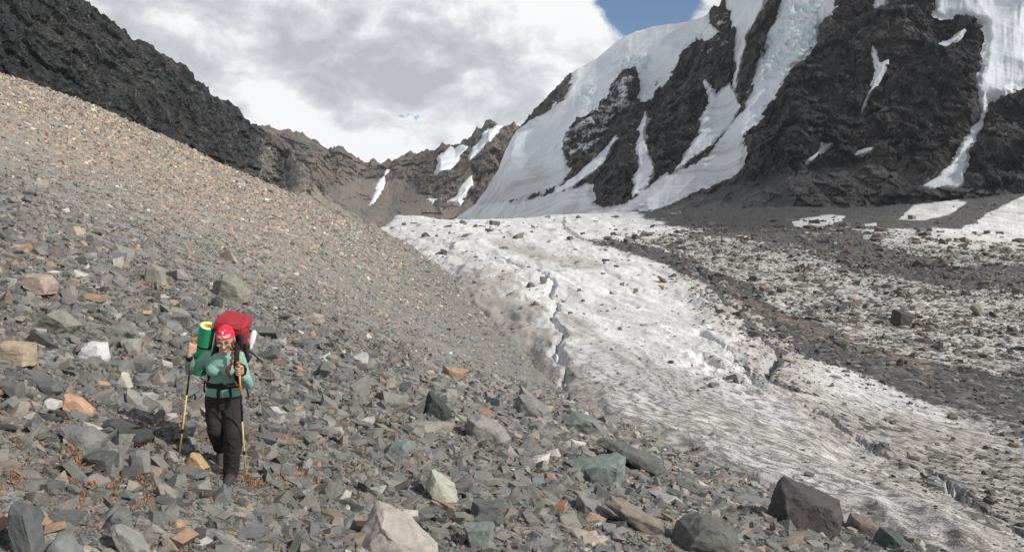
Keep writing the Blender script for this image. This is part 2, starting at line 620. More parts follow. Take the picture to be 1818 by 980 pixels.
def mat_ice():
    m, t, b = material("dirty_glacier_ice")
    pos = t.new('ShaderNodeNewGeometry').outputs['Position']
    fl = t.attr('flow', 'Vector')
    deb, dirt, red, tren, grit = t.attr('debris'), t.attr('dirt'), t.attr('red'), t.attr('trench'), t.attr('grit')
    s1 = t.noise(t.mapping(fl, scale=(1.2, 0.085, 1)), 1.0, 6, 0.66, 0.25)
    s2 = t.noise(t.mapping(fl, scale=(0.25, 0.05, 1)), 1.0, 5, 0.6, 0.6)
    s3 = t.noise(t.mapping(fl, scale=(5.0, 1.3, 1)), 1.0, 4, 0.7)
    s4 = t.noise(pos, 22.0, 3, 0.7)
    base = t.mix(t.smooth(s2, 0.35, 0.68), (0.50, 0.50, 0.50), (0.75, 0.75, 0.74))
    dm = t.math('ADD', t.math('MULTIPLY', s1, 0.75), t.math('ADD', t.math('MULTIPLY', s2, 0.45), t.math('MULTIPLY', s3, 0.5)))
    dm = t.math('ADD', t.math('SUBTRACT', dm, 0.91), t.math('MULTIPLY', dirt, 0.72))
    dmask = t.smooth(dm, -0.18, 0.34, 0, 0.92)
    c = t.mix(dmask, base, t.mix(s1, (0.20, 0.172, 0.148), (0.36, 0.325, 0.29)))
    # scattered grit and small stones on the ice
    sp = t.math('ADD', t.math('MULTIPLY', s3, 0.6), t.math('MULTIPLY', s4, 0.5))
    spm = t.smooth(t.math('ADD', sp, t.math('MULTIPLY', grit, 0.16)), 0.655, 0.72, 0, 0.85)
    c = t.mix(spm, c, (0.10, 0.095, 0.09))
    # debris cover (moraine)
    vc = t.new('ShaderNodeTexVoronoi')
    t.put(vc.inputs['Vector'], pos)
    vc.inputs['Scale'].default_value = 2.6
    sep = t.new('ShaderNodeSeparateColor')
    t.put(sep.inputs[0], vc.outputs['Color'])
    dcol = t.ramp(sep.outputs[0], [(0.0, (0.040, 0.040, 0.040)), (0.5, (0.068, 0.067, 0.066)), (0.85, (0.10, 0.096, 0.092)), (1.0, (0.20, 0.19, 0.175))])
    vr = t.ramp(sep.outputs[0], [(0.0, (0.10, 0.07, 0.055)), (0.5, (0.19, 0.125, 0.09)), (1.0, (0.33, 0.22, 0.16))])
    dcol = t.mix(red, dcol, vr)
    blot = t.noise(t.mapping(fl, scale=(0.9, 0.55, 1)), 1.0, 7, 0.72)
    bm = t.math('ADD', t.math('ADD', t.math('MULTIPLY', blot, 1.0), t.math('MULTIPLY', sep.outputs[1], 0.22)), t.math('MULTIPLY', s3, 0.3))
    dmk = t.smooth(t.math('SUBTRACT', t.math('MULTIPLY', deb, 1.15), bm), -0.33, -0.22)
    c = t.mix(dmk, c, dcol)
    c = t.mix(t.math('MULTIPLY', tren, 0.5), c, (0.42, 0.47, 0.50))
    t.put(b.inputs['Base Color'], c)
    h = t.math('ADD', t.math('MULTIPLY', s1, 0.6), t.math('ADD', t.math('MULTIPLY', s3, 0.55), t.math('MULTIPLY', dmk, t.math('MULTIPLY', vc.outputs['Distance'], -1.2))))
    t.put(b.inputs['Normal'], t.bump(h, 0.55, 0.14))
    t.put(b.inputs['Roughness'], t.math('ADD', t.math('MULTIPLY', dmk, 0.3), 0.6))
    return m


M_ROCK = mat_rock_object()
M_STONE = mat_rock_instance()
M_SCREE = mat_scree()
M_ICE = mat_ice()

# ------------------------------------------------------------------ scree slope
def build_scree():
    s = np.linspace(-0.82, 0.74, 600)
    t = np.linspace(math.log(2.2), math.log(345), 600)
    S, T = np.meshgrid(s, t)
    Y = np.exp(T)
    X = S * Y
    d, _ = edge_d(X, Y)
    Z = scree_z(X, Y)
    Z = Z + fbm(X / 0.35, Y / 0.35, X * 0, 3) * 0.03 * np.clip(Y / 8, 1, 6)
    fine = sstep(d, -14, -2) * sstep(Y, 24, 42) * (1 - sstep(Y, 150, 260))
    o = grid_object('scree_slope', X, Y, Z, M_SCREE, keep=d < 3.5, attrs={'warm': scree_warm(X, Y), 'far': sstep(Y, 14, 50), 'fine': fine})
    tag(o, kind='structure')


build_scree()

# ------------------------------------------------------------------ glacier
def build_ice():
    s = np.linspace(-0.24, 0.80, 700)
    t = np.linspace(math.log(10), math.log(570), 545)
    S, T = np.meshgrid(s, t)
    Y = np.exp(T)
    X = S * Y
    Z, d, par, tr = ice_z(X, Y)
    u, v = CU + F * X / Y, VH - F * (Z / Y)
    # ---- debris cover
    nz = fbm(X / 9, Y / 9, X * 0 + 4, 5) * 22
    def poly(pts, soft):
        return sstep(poly_sdf(u, v, pts) + nz * soft / 14, -soft, soft)
    def band(pts, w0, w1):
        dd, _, pr = seg_dist(u, v, pts)
        L = pr.max()
        w = w0 + (w1 - w0) * pr / L
        return 1 - sstep(dd + nz * w / 30, w * 0.3, w * 1.5)
    deb = np.zeros_like(X)
    deb = np.maximum(deb, 0.40 * poly([(1060, 428), (1160, 440), (1250, 490), (1380, 590), (1500, 660), (1650, 720), (1830, 790), (1980, 820), (1980, 440), (1500, 405), (1240, 408)], 16))
    deb = np.maximum(deb, (0.45 + 0.45 * sstep(u, 1010, 1200)) * band([(1002, 384), (1001, 402), (1030, 424), (1100, 437), (1160, 450), (1230, 478), (1290, 508), (1400, 570), (1500, 622), (1650, 680), (1830, 735), (1990, 780)], 5, 40))
    deb = np.maximum(deb, 1.0 * poly([(1225, 415), (1300, 395), (1400, 404), (1520, 415), (1600, 450), (1700, 470), (1990, 485), (1990, 530), (1700, 512), (1560, 485), (1450, 445), (1330, 425)], 9))
    deb = np.maximum(deb, 1.05 * poly([(1400, 600), (1500, 612), (1620, 640), (1990, 715), (1990, 780), (1700, 712), (1550, 672), (1430, 628)], 8))
    deb = np.maximum(deb, 1.05 * poly([(1130, 372), (1990, 330), (1990, 250), (1100, 250)], 8) * 0 + 1.05 * sstep(u, 1185, 1235) * (1 - sstep(v + nz * 0.3, 398, 412)))
    deb = np.maximum(deb, 0.66 * poly([(1130, 370), (1230, 372), (1215, 405), (1150, 395)], 10))
    # bare snow left on the debris slope
    for pts, sf in (([(1405, 393), (1440, 385), (1475, 379), (1502, 383), (1495, 394), (1450, 405), (1412, 402)], 3), ([(1530, 397), (1558, 395), (1556, 400), (1534, 402)], 2),
                    ([(1593, 392), (1620, 365), (1690, 352), (1722, 357), (1690, 380), (1640, 392)], 6), ([(1675, 438), (1700, 410), (1760, 375), (1830, 340), (1990, 300), (1990, 445), (1818, 442)], 7)):
        deb = deb * (1 - 0.97 * sstep(poly_sdf(u, v, pts) + nz * 0.15, -sf, sf))
    dirt = (0.30 * (1 - sstep(Y, 30, 45)) + 0.60 * sstep(Y, 30, 45) * (1 - sstep(Y, 95, 135)) + 0.12) * (1 - sstep(d + fbm(X / 2.5, Y / 6, X * 0 + 11, 4) * 0.035 * Y, 0.008 * Y, 0.085 * Y))
    dirt = np.maximum(dirt, 0.34 * band([(880, 430), (960, 455), (1060, 470)], 8, 12))
    dirt = np.maximum(dirt, 0.30 * band([(1000, 560), (1080, 620), (1200, 690), (1400, 790)], 14, 30))
    dirt = np.maximum(dirt, 0.20 * poly([(900, 600), (1060, 690), (1400, 860), (1700, 980), (1500, 830), (1250, 700), (1060, 640)], 30))
    dirt = np.maximum(dirt, 0.34 * poly([(1400, 690), (1818, 790), (1990, 840), (1990, 1100), (1760, 1000), (1560, 860), (1430, 760)], 25))
    dirt = np.maximum(dirt, 0.16 * poly([(1060, 640), (1250, 690), (1450, 810), (1600, 900), (1350, 790), (1120, 700)], 25))
    deb = np.maximum(deb, 0.36 * poly([(1470, 720), (1818, 800), (1990, 840), (1990, 1100), (1818, 1000), (1640, 860), (1500, 770)], 25))
    dirt = np.maximum(dirt, 0.26 * poly([(1060, 428), (1160, 440), (1250, 490), (1380, 590), (1500, 660), (1650, 720), (1830, 790), (1980, 820), (1980, 440), (1500, 405), (1240, 408)], 16))
    dtr, _, _ = seg_dist(X, Y, TRW[0])
    dirt = np.maximum(dirt, 0.42 * np.exp(-(dtr / (0.8 + 0.03 * Y)) ** 2))
    red = band([(1290, 512), (1350, 545), (1450, 590), (1560, 625), (1650, 650)], 6, 14) * 0.4
    grit = sstep(v, 520, 760) * 0.6 + 0.25
    Z = Z + deb * fbm(X / 0.8, Y / 0.8, X * 0 + 2, 3, 0.6) * np.clip(Y / 250, 0.06, 0.35)
    Z = Z - np.clip(T - math.log(455), 0, 1) * 150
    o = grid_object('glacier', X, Y, Z, M_ICE, keep=d > -3.0, attrs={'debris': deb, 'dirt': dirt, 'red': red, 'trench': tr, 'grit': grit}, uv=(d, par))
    tag(o, kind='structure')


build_ice()

# ------------------------------------------------------------------ mountains
def mat_mountain(name, cols, scale, snow_dust=True, layer=(1, 1, 3), rot=(0.2, 0.5, 0.0), bump=1.0):
    m, t, b = material(name)
    pos = t.new('ShaderNodeNewGeometry').outputs['Position']
    sc = 1.0 / scale
    pl = t.mapping(pos, scale=tuple(q * sc for q in layer), rot=rot)
    n1 = t.noise(pl, 1.0, 8, 0.62, 0.5)
    n2 = t.noise(t.mapping(pos, scale=(sc, sc, sc)), 0.25, 6, 0.6)
    n3 = t.noise(t.mapping(pos, scale=(1.0, 1.0, 0.55), rot=rot), 4.0 * sc, 6, 0.72, 0.6)
    c = t.mix(t.smooth(n2, 0.35, 0.66), cols[0], cols[1])
    c = t.mix(t.smooth(n1, 0.42, 0.66), c, cols[2])
    c = t.mix(t.smooth(n3, 0.53, 0.66, 0, 0.75), c, cols[3])
    tal = t.attr('talus')
    pale = t.attr('pale')
    c = t.mix(pale, c, t.mix(1.0, c, (2.3, 2.1, 1.85), 'MULTIPLY'))  # paler tan rock, with sunlight painted into its colour
    c = t.mix(t.math('MULTIPLY', tal, t.smooth(n3, 0.30, 0.55, 0.35, 1.0)), c, t.mix(t.smooth(n2, 0.4, 0.6), cols[4], cols[5]))
    if snow_dust:
        du = t.attr('dust')
        n4 = t.noise(t.mapping(pos, scale=(sc * 1.2, sc * 1.2, sc * 2.4)), 1.6, 7, 0.72)
        c = t.mix(t.smooth(t.math('ADD', n4, t.math('MULTIPLY', du, 0.5)), 0.80, 0.87), c, (0.72, 0.74, 0.77))
    t.put(b.inputs['Base Color'], c)
    h = t.math('ADD', n1, t.math('MULTIPLY', n3, 0.9))
    rock = t.math('SUBTRACT', 1.0, t.math('MULTIPLY', tal, 0.75))
    bn = t.new('ShaderNodeBump')
    t.put(bn.inputs['Strength'], t.math('MULTIPLY', rock, 1.0))
    bn.inputs['Distance'].default_value = scale * 0.30 * bump
    t.put(bn.inputs['Height'], h)
    t.put(b.inputs['Normal'], bn.outputs[0])
    b.inputs['Roughness'].default_value = 0.92
    b.inputs['Specular IOR Level'].default_value = 0.15
    return m


def mat_snow():
    m, t, b = material("mountain_snow")
    pos = t.new('ShaderNodeNewGeometry').outputs['Position']
    fl = t.attr('flow', 'Vector')
    dirt, blue = t.attr('dirt'), t.attr('blue')
    n1 = t.noise(t.mapping(fl, scale=(0.22, 0.012, 1)), 1.0, 6, 0.65)
    n2 = t.noise(pos, 0.03, 6, 0.6)
    n3 = t.noise(t.mapping(fl, scale=(0.03, 0.09, 1)), 1.0, 6, 0.65, 1.0)
    c = t.mix(t.smooth(n2, 0.35, 0.65), (0.58, 0.61, 0.65), (0.70, 0.72, 0.74))
    c = t.mix(t.math('MULTIPLY', blue, t.smooth(n3, 0.42, 0.6)), c, (0.56, 0.66, 0.69))
    dm = t.smooth(t.math('ADD', t.math('ADD', t.math('MULTIPLY', n1, 0.55), t.math('MULTIPLY', n2, 0.55)), t.math('MULTIPLY', dirt, 0.6)), 0.66, 1.0, 0, 0.85)
    c = t.mix(dm, c, (0.30, 0.275, 0.26))
    t.put(b.inputs['Base Color'], c)
    h = t.math('ADD', t.math('MULTIPLY', n1, 0.35), t.math('ADD', t.math('MULTIPLY', n2, 1.1), t.math('MULTIPLY', n3, t.math('MULTIPLY', blue, 1.3))))
    t.put(b.inputs['Normal'], t.bump(h, 0.6, 5.0))
    b.inputs['Roughness'].default_value = 0.6
    return m


M_SNOW = mat_snow()
M_RMTN = mat_mountain("dark_cliff_rock", [(0.070, 0.069, 0.070), (0.112, 0.100, 0.090), (0.036, 0.037, 0.040), (0.28, 0.26, 0.24), (0.095, 0.094, 0.093), (0.125, 0.12, 0.115)], 30.0, layer=(1.0, 0.7, 0.55), rot=(0.1, 0.45, 0.3))
M_LWALL = mat_mountain("dark_slate_wall", [(0.078, 0.083, 0.085), (0.115, 0.114, 0.108), (0.045, 0.048, 0.05), (0.28, 0.28, 0.27), (0.20, 0.185, 0.165), (0.24, 0.205, 0.17)], 7.0, snow_dust=False, layer=(1.0, 0.9, 0.7), rot=(0.1, -0.4, 0.2))
M_CIRQ = mat_mountain("brown_ridge_rock", [(0.165, 0.135, 0.115), (0.215, 0.160, 0.125), (0.095, 0.088, 0.082), (0.29, 0.25, 0.21), (0.175, 0.140, 0.118), (0.125, 0.115, 0.105)], 45.0, layer=(0.9, 0.7, 0.35), rot=(0.0, 0.25, 0.0))


def grad_normals(X, Y, Z):
    pu = np.stack([np.gradient(q, axis=1) for q in (X, Y, Z)], -1)
    pv = np.stack([np.gradient(q, axis=0) for q in (X, Y, Z)], -1)
    n = np.cross(pu, pv)
    n /= np.linalg.norm(n, axis=-1, keepdims=True) + 1e-9
    flip = np.where(n[..., 2:3] < 0, -1.0, 1.0)
    return n * flip


def relief(u0, u1, nu, nw, crest, base, ydepth, back=0.16, back_drop=0.25):
    """mountain side as a sheet from foot (w=0) to crest (w=1), continuing down its far side"""
    u = np.linspace(u0, u1, nu)
    vc = np.interp(u, *zip(*crest))
    vb = np.interp(u, *zip(*base))
    nb = int(nw * back)
    w = np.concatenate([np.linspace(0, 1, nw), 1 + np.linspace(0, 1, nb + 1)[1:]])
    U, W = np.meshgrid(u, w)
    Wf = np.clip(W, 0, 1)
    V = vb[None] + (vc - vb)[None] * Wf
    Yd = ydepth(U, V, Wf, vc[None] + 0 * U, vb[None] + 0 * U)
    X = (U - CU) / F * Yd
    Z = -(V - VH) / F * Yd
    Wb = np.clip(W - 1, 0, None)
    span = (Yd[nw - 1] - Yd[0])[None]
    hgt = (Z[nw - 1] - Z[0])[None]
    k = 1 + Wb * 0.8 * span / Yd                # the far side lies behind the crest
    X, Y = X * k, Yd * k
    Z = Z * 1.0 - Wb ** 1.3 * hgt * 0.9
    return U, V, W, X, Y, Z


def pblur(a, n):
    k = np.ones(n) / n
    for _ in range(2):
        a = np.apply_along_axis(lambda r: np.convolve(np.pad(r, n // 2, mode='edge'), k, 'valid')[:len(r)], 0, a)
        a = np.apply_along_axis(lambda r: np.convolve(np.pad(r, n // 2, mode='edge'), k, 'valid')[:len(r)], 1, a)
    return a


def mountain(name, U, V, W, X, Y, Z, mat, snows, amp, nscale, aniso, talus_px=None, rib=0.0, dustpoly=None, crest_keep=0.35, jag=1.0, thick=0.35, extra=None, side=False):
    """rock sheet roughened by ridged noise; snow bodies are sheets of their own lying over it"""
    # relief stands out horizontally from the face, into the valley
    hn = np.sqrt(X ** 2 + Y ** 2)
    N = np.stack([-X / hn, -Y / hn, 0.12 + 0 * X], -1)
    if side:
        N = np.stack([np.full_like(X, 0.86), np.full_like(X, -0.42), np.full_like(X, 0.28)], -1)
    Wb = np.clip(W, 0, 1)
    edge_n = fbm(X / (nscale * 0.5), Y / (nscale * 0.5), Z / (nscale * 0.5), 5, 0.6)
    edge_f = fbm(X / (nscale * 0.12), Y / (nscale * 0.12), Z / (nscale * 0.12), 4, 0.6)
    m_all = np.zeros_like(U)
    masks = []
    for sn in snows:
        sd = poly_sdf(U, V, sn['poly'])
        sd = sd + (edge_n * 1.4 + 0.8 * edge_f) * max(sn.get('rag', 5.0), 4.0)
        sd = np.where(W > 1.0, np.where(sn.get('over', False), sd, -50), sd)
        so = sn.get('soft', 5.0)
        so = so * (2.2 if so > 4.5 else 1.3)
        m = sstep(sd, -so, so)
        masks.append(m)
        m_all = np.maximum(m_all, m)
    tal = np.zeros_like(U)
    if talus_px is not None:
        tal = sstep(V + edge_n * 18, np.interp(U, *zip(*talus_px)) - 8, np.interp(U, *zip(*talus_px)) + 14)
    a = np.array(aniso) * nscale
    # rotate noise space a little so that ribs lean like the strata
    Xr = X * 0.94 + Z * 0.34
    Zr = -X * 0.34 + Z * 0.94
    n = fbm(Xr / a[0], Y / a[1], Zr / a[2], 7, 0.60, ridged=True)
    n = np.sign(n) * np.abs(n) ** 0.85
    n2 = fbm(X / (nscale * 2.2), Y / (nscale * 2.2), Z / (nscale * 3), 3, ridged=True) - 0.2
    fine = fbm(Xr / (a[0] * 0.17), Y / (a[1] * 0.17), Zr / (a[2] * 0.17), 4, 0.6)
    out = 0.6 * sstep(fbm(X / (nscale * 1.3), Y / (nscale * 1.3), Z / (nscale * 0.8), 4), 0.05, 0.4)
    tal = tal * (1 - out)
    rough = (1 - 0.60 * m_all) * (1 - 0.72 * tal)
    calm = 1 - (1 - crest_keep) * np.exp(-((W - 1) / 0.06) ** 2)
    ribm = (1 - pblur(m_all, 13)) * (1 - 0.7 * tal)
    ribg = rib * (ribm - 0.5)
    fine2 = fbm(Xr / (a[0] * 0.05), Y / (a[1] * 0.05), Zr / (a[2] * 0.05), 3, 0.6, ridged=True)
    wx = fbm(X / (nscale * 0.5), Y / (nscale * 0.5), Z / (nscale * 0.5), 3) * 0.35
    _, w1 = worley(Xr / (a[0] * 0.62) + wx, Y / (a[1] * 0.62), Zr / (a[2] * 0.55) + wx)
    _, w2 = worley(Xr / (a[0] * 0.24) + wx, Y / (a[1] * 0.24), Zr / (a[2] * 0.24))
    _, w3 = worley(Xr / (a[0] * 0.10), Y / (a[1] * 0.10), Zr / (a[2] * 0.12))
    crag = w1 * 0.42 + w2 * 0.24 + w3 * 0.12
    macro = n2 * amp * 1.4 * calm * (1 - 0.5 * tal)                  # buttresses and bays, shared by rock and snow
    disp = macro + ((n * 0.75 - 0.35) * amp + crag * amp + fine * amp * 0.22 + fine2 * amp * 0.10) * rough * calm + ribg - amp * 0.35 * m_all
    # jagged skyline
    sky = np.exp(-((W - 1) / 0.03) ** 2) * fbm(U / 26.0, U * 0, U * 0 + 3, 6, 0.62, ridged=True) * jag * (1 - pblur(m_all, 9))
    RX, RY, RZ = X + N[..., 0] * disp, Y + N[..., 1] * disp, Z + N[..., 2] * disp + sky
    dust = np.zeros_like(U)
    for dp, val in (dustpoly or []):
        dust = np.maximum(dust, val * sstep(poly_sdf(U, V, dp) + edge_n * 12, -14, 14))
    rock = grid_object(name, RX, RY, RZ, mat, attrs={'talus': tal, 'pale': extra(U, V) if extra else 0 * U, 'dust': dust}, smooth=False)
    tag(rock, kind='structure')
    ribs = pblur(ribg, 9)
    for sn, m in zip(snows, masks):
        th = 0.55 if sn.get('soft', 5.0) < 3.2 else 1.0
        lift = (m - 0.42) * amp * thick * 2.2 * th - amp * 0.08 * (1 - th) - amp * 0.18 * (1 - sn.get('lift', 1.0))
        flut = fbm(U / 6.0, V / 40.0, U * 0 + 1, 4) * amp * 0.05 + fbm(X / 45, Y / 45, Z / 45, 4) * amp * sn.get('lump', 0.35)
        ser = sn.get('serac')
        blue = np.zeros_like(U)
        if ser:
            for sp in ser:
                blue = np.maximum(blue, sstep(poly_sdf(U, V, sp) + edge_n * 8, -8, 8))
            st = fbm(U / 14.0, V / 7.0, U * 0 + 2, 5, 0.62, ridged=True)
            flut = flut + blue * (st * amp * 0.38)
        dd = lift + flut + ribs + macro
        SX, SY, SZ = X + N[..., 0] * dd, Y + N[..., 1] * dd, Z + N[..., 2] * dd
        dirt = np.full_like(U, sn.get('dirt', 0.1))
        if 'dirt_low' in sn:
            v0, v1, dl = sn['dirt_low']
            dirt = dirt + dl * sstep(V, v0, v1)
        ob = grid_object(sn['name'], SX, SY, SZ, M_SNOW, keep=m > 0.06, attrs={'dirt': dirt, 'blue': blue}, uv=(U * Y / F, (VH - V) * Y / F))
        tag(ob, sn['label'], sn['cat'], sn.get('group'))
    return rock


# --- right mountain with hanging glaciers
R_CREST = [(780, 400), (800, 393), (830, 376), (862, 340), (885, 300), (900, 262), (913, 238), (940, 215), (975, 182), (1000, 150), (1015, 131), (1060, 105), (1095, 74), (1130, 56), (1165, 47), (1200, 43), (1250, 31), (1275, 12), (1290, -8), (1320, -70), (1400, -130), (1500, -170), (1650, -220), (1818, -260), (2100, -320)]
R_BASE = [(760, 425), (900, 418), (1000, 405), (1150, 395), (1250, 410), (1400, 425), (1600, 440), (1818, 430), (2100, 420)]


def r_depth(U, V, W, vc, vb):
    yb = np.interp(U, [760, 900, 1000, 1150, 1250, 1400, 1600, 1818, 2100], [1150, 900, 760, 640, 560, 500, 470, 450, 430])
    yc = yb * np.interp(U, [760, 900, 1000, 1150, 1300, 1500, 1818, 2100], [1.12, 1.22, 1.42, 1.62, 1.75, 1.75, 1.7, 1.7])
    return yb + (yc - yb) * (0.50 * W + 0.50 * W ** 0.62)       # scree foot lies back, cliffs steepen upward


def build_right():
    U, V, W, X, Y, Z = relief(780, 2000, 730, 350, R_CREST, R_BASE, r_depth)
    snows = [
        dict(name='hanging_glacier', cat='glacier', label='broad white hanging glacier draped below the snow dome, left of the dark ribs', over=True,
             poly=[(1018, 128), (1060, 90), (1095, 55), (1130, 35), (1200, 20), (1262, 5), (1258, 42), (1240, 60), (1213, 86), (1195, 110), (1180, 131), (1160, 150), (1150, 166), (1140, 172), (1138, 150), (1128, 122), (1105, 128), (1085, 146), (1070, 172), (1055, 190), (1022, 215), (1002, 236), (985, 272), (1008, 296), (1000, 325), (960, 345), (900, 358), (850, 362), (862, 338), (885, 300), (900, 262), (912, 238), (938, 224), (955, 218), (980, 195), (1000, 172), (1012, 150)],
             dirt=0.06, dirt_low=(235, 350, 0.50), serac=[[(1090, 115), (1125, 100), (1150, 108), (1155, 140), (1130, 122), (1095, 135)], [(1030, 170), (1050, 150), (1060, 175), (1020, 210)]]),
        dict(name='snow_couloir', cat='snow gully', label='snow strip climbing between the snow-dusted rock island and the dark left rib', poly=[(1092, 238), (1098, 245), (1075, 285), (1050, 312), (1010, 340), (985, 345), (990, 332), (1020, 318), (1045, 295), (1065, 268), (1082, 250)], dirt=0.15, soft=3.5, rag=3),
        dict(name='snow_couloir', cat='snow gully', label='narrow pale snow couloir between the two dark rock ribs', poly=[(1145, 195), (1150, 215), (1146, 250), (1152, 280), (1162, 305), (1150, 330), (1122, 352), (1126, 320), (1132, 300), (1130, 262), (1136, 230)], dirt=0.25, soft=3.5, rag=3),
        dict(name='snow_couloir', cat='snow gully', label='steep snow gully dropping from the skyline between craggy towers', over=True, poly=[(1292, -60), (1365, -110), (1362, 0), (1345, 35), (1328, 62), (1322, 90), (1318, 110), (1308, 150), (1302, 150), (1308, 112), (1300, 92), (1305, 60), (1296, 30), (1290, 8)], dirt=0.08, soft=3.5, rag=3),
        dict(name='snow_fan', cat='snow field', label='fluted grey snow fan below the gully, right of the big dark rib', poly=[(1252, 152), (1262, 158), (1272, 172), (1294, 150), (1300, 158), (1310, 170), (1314, 192), (1300, 218), (1262, 262), (1215, 300), (1200, 308), (1218, 280), (1240, 242), (1248, 210), (1262, 182)], dirt=0.32, soft=3.5, rag=3),
        dict(name='icefall', cat='icefall', label='blue-white icefall tumbling down the broad gully in the upper right', over=True, poly=[(1398, -140), (1560, -190), (1490, 0), (1470, 25), (1450, 50), (1430, 90), (1402, 128), (1372, 170), (1342, 218), (1320, 240), (1300, 285), (1250, 298), (1212, 308), (1252, 280), (1300, 232), (1322, 195), (1336, 165), (1346, 122), (1366, 76), (1386, 32), (1396, 0)],
             dirt=0.05, dirt_low=(190, 300, 0.45), serac=[[(1360, 60), (1450, 40), (1440, 90), (1390, 140), (1345, 150), (1345, 110)], [(1385, 5), (1460, 0), (1450, 40), (1380, 50)]]),
        dict(name='snow_apron', cat='snow field', label='dirty pinkish snow apron spreading at the foot of the dark ribs', poly=[(1318, 255), (1312, 305), (1262, 330), (1200, 352), (1135, 376), (1060, 390), (990, 392), (900, 398), (800, 398), (830, 372), (870, 362), (950, 350), (1000, 340), (1040, 335), (1062, 366), (1110, 362), (1165, 325), (1210, 300), (1260, 285)], dirt=0.40, lump=0.5),
        dict(name='hanging_glacier', cat='glacier', label='pale hanging glacier in the top right corner above the brown buttress', over=True, poly=[(1665, -400), (2100, -400), (2100, 110), (1818, 152), (1785, 172), (1758, 178), (1746, 206), (1735, 165), (1746, 130), (1753, 74), (1746, 42), (1706, 24), (1664, 24)], dirt=0.06),
        dict(name='snow_runnel', cat='snow gully', label='long broken snow runnel below the top right hanging glacier', poly=[(1742, 200), (1752, 205), (1738, 240), (1722, 262), (1715, 300), (1708, 334), (1680, 332), (1642, 336), (1665, 312), (1692, 288), (1718, 245)], dirt=0.30, soft=3, rag=7),
        dict(name='snow_patch', cat='snow patch', label='thin forked snow streak in the middle of the dark face', poly=[(1549, 96), (1556, 108), (1563, 118), (1577, 115), (1568, 135), (1550, 172), (1526, 210), (1532, 190), (1545, 160), (1558, 132), (1552, 118)], dirt=0.1, soft=2.5, rag=2),
        dict(name='snow_patch', cat='snow patch', label='slanting snow patch high on the dark face near the hanging glacier', poly=[(1662, 84), (1682, 78), (1712, 58), (1706, 72), (1684, 88), (1678, 96), (1664, 90)], dirt=0.05, soft=2.5, rag=3),
        dict(name='snow_patch', cat='snow patch', label='small snow patch at the very top of the dark face', poly=[(1552, -6), (1580, -10), (1572, 12), (1556, 22)], dirt=0.05, soft=2.5, rag=4),
        dict(name='snow_patch', cat='snow patch', label='snow patch right of the topmost one on the dark face', poly=[(1592, 20), (1618, 22), (1606, 29), (1594, 28)], dirt=0.05, soft=2.5, rag=4),
        dict(name='snow_patch', cat='snow patch', label='slanting grey snow patch at the foot of the dark face, left one', poly=[(1430, 294), (1450, 272), (1456, 258), (1482, 258), (1462, 276), (1440, 292)], dirt=0.3, soft=3, rag=3),
        dict(name='snow_patch', cat='snow patch', label='faint streaky snow patch at the foot of the dark face, right one', poly=[(1512, 282), (1522, 272), (1550, 270), (1546, 277), (1530, 282)], dirt=0.45, soft=3, rag=4),
        dict(name='snow_patch', cat='snow patch', label='small snow shelf among the crags left of the steep gully', poly=[(1248, 55), (1262, 48), (1272, 58), (1264, 70), (1252, 68)], dirt=0.05, soft=3, rag=4),
    ]
    talus = [(760, 380), (1000, 380), (1160, 362), (1290, 325), (1400, 300), (1500, 285), (1600, 285), (1700, 320), (1818, 335), (2100, 335)]
    dust = [([(1130, 120), (1085, 145), (1060, 185), (1000, 235), (985, 290), (1040, 290), (1085, 245), (1095, 200), (1140, 170)], 0.62), ([(1270, 20), (1300, 10), (1310, 80), (1280, 110), (1240, 100)], 0.45), ([(1500, -40), (1700, -40), (1700, 60), (1560, 40)], 0.42), ([(940, 215), (1010, 130), (1000, 175), (960, 220)], 0.3)]
    mountain('mountain_face', U, V, W, X, Y, Z, M_RMTN, snows, 15.0, 52.0, (0.7, 1.0, 1.8), talus, rib=15.0, dustpoly=dust, jag=10.0)


build_right()

# --- cirque ridge closing the valley
C_CREST = [(380, 225), (440, 228), (475, 232), (505, 233), (540, 241), (565, 250), (585, 268), (605, 264), (622, 274), (640, 288), (665, 290), (690, 290), (705, 280), (740, 273), (760, 268), (772, 272), (782, 260), (808, 261), (830, 244), (850, 232), (868, 213), (878, 214), (888, 222), (910, 224), (940, 230), (980, 240)]
C_BASE = [(380, 420), (980, 420)]


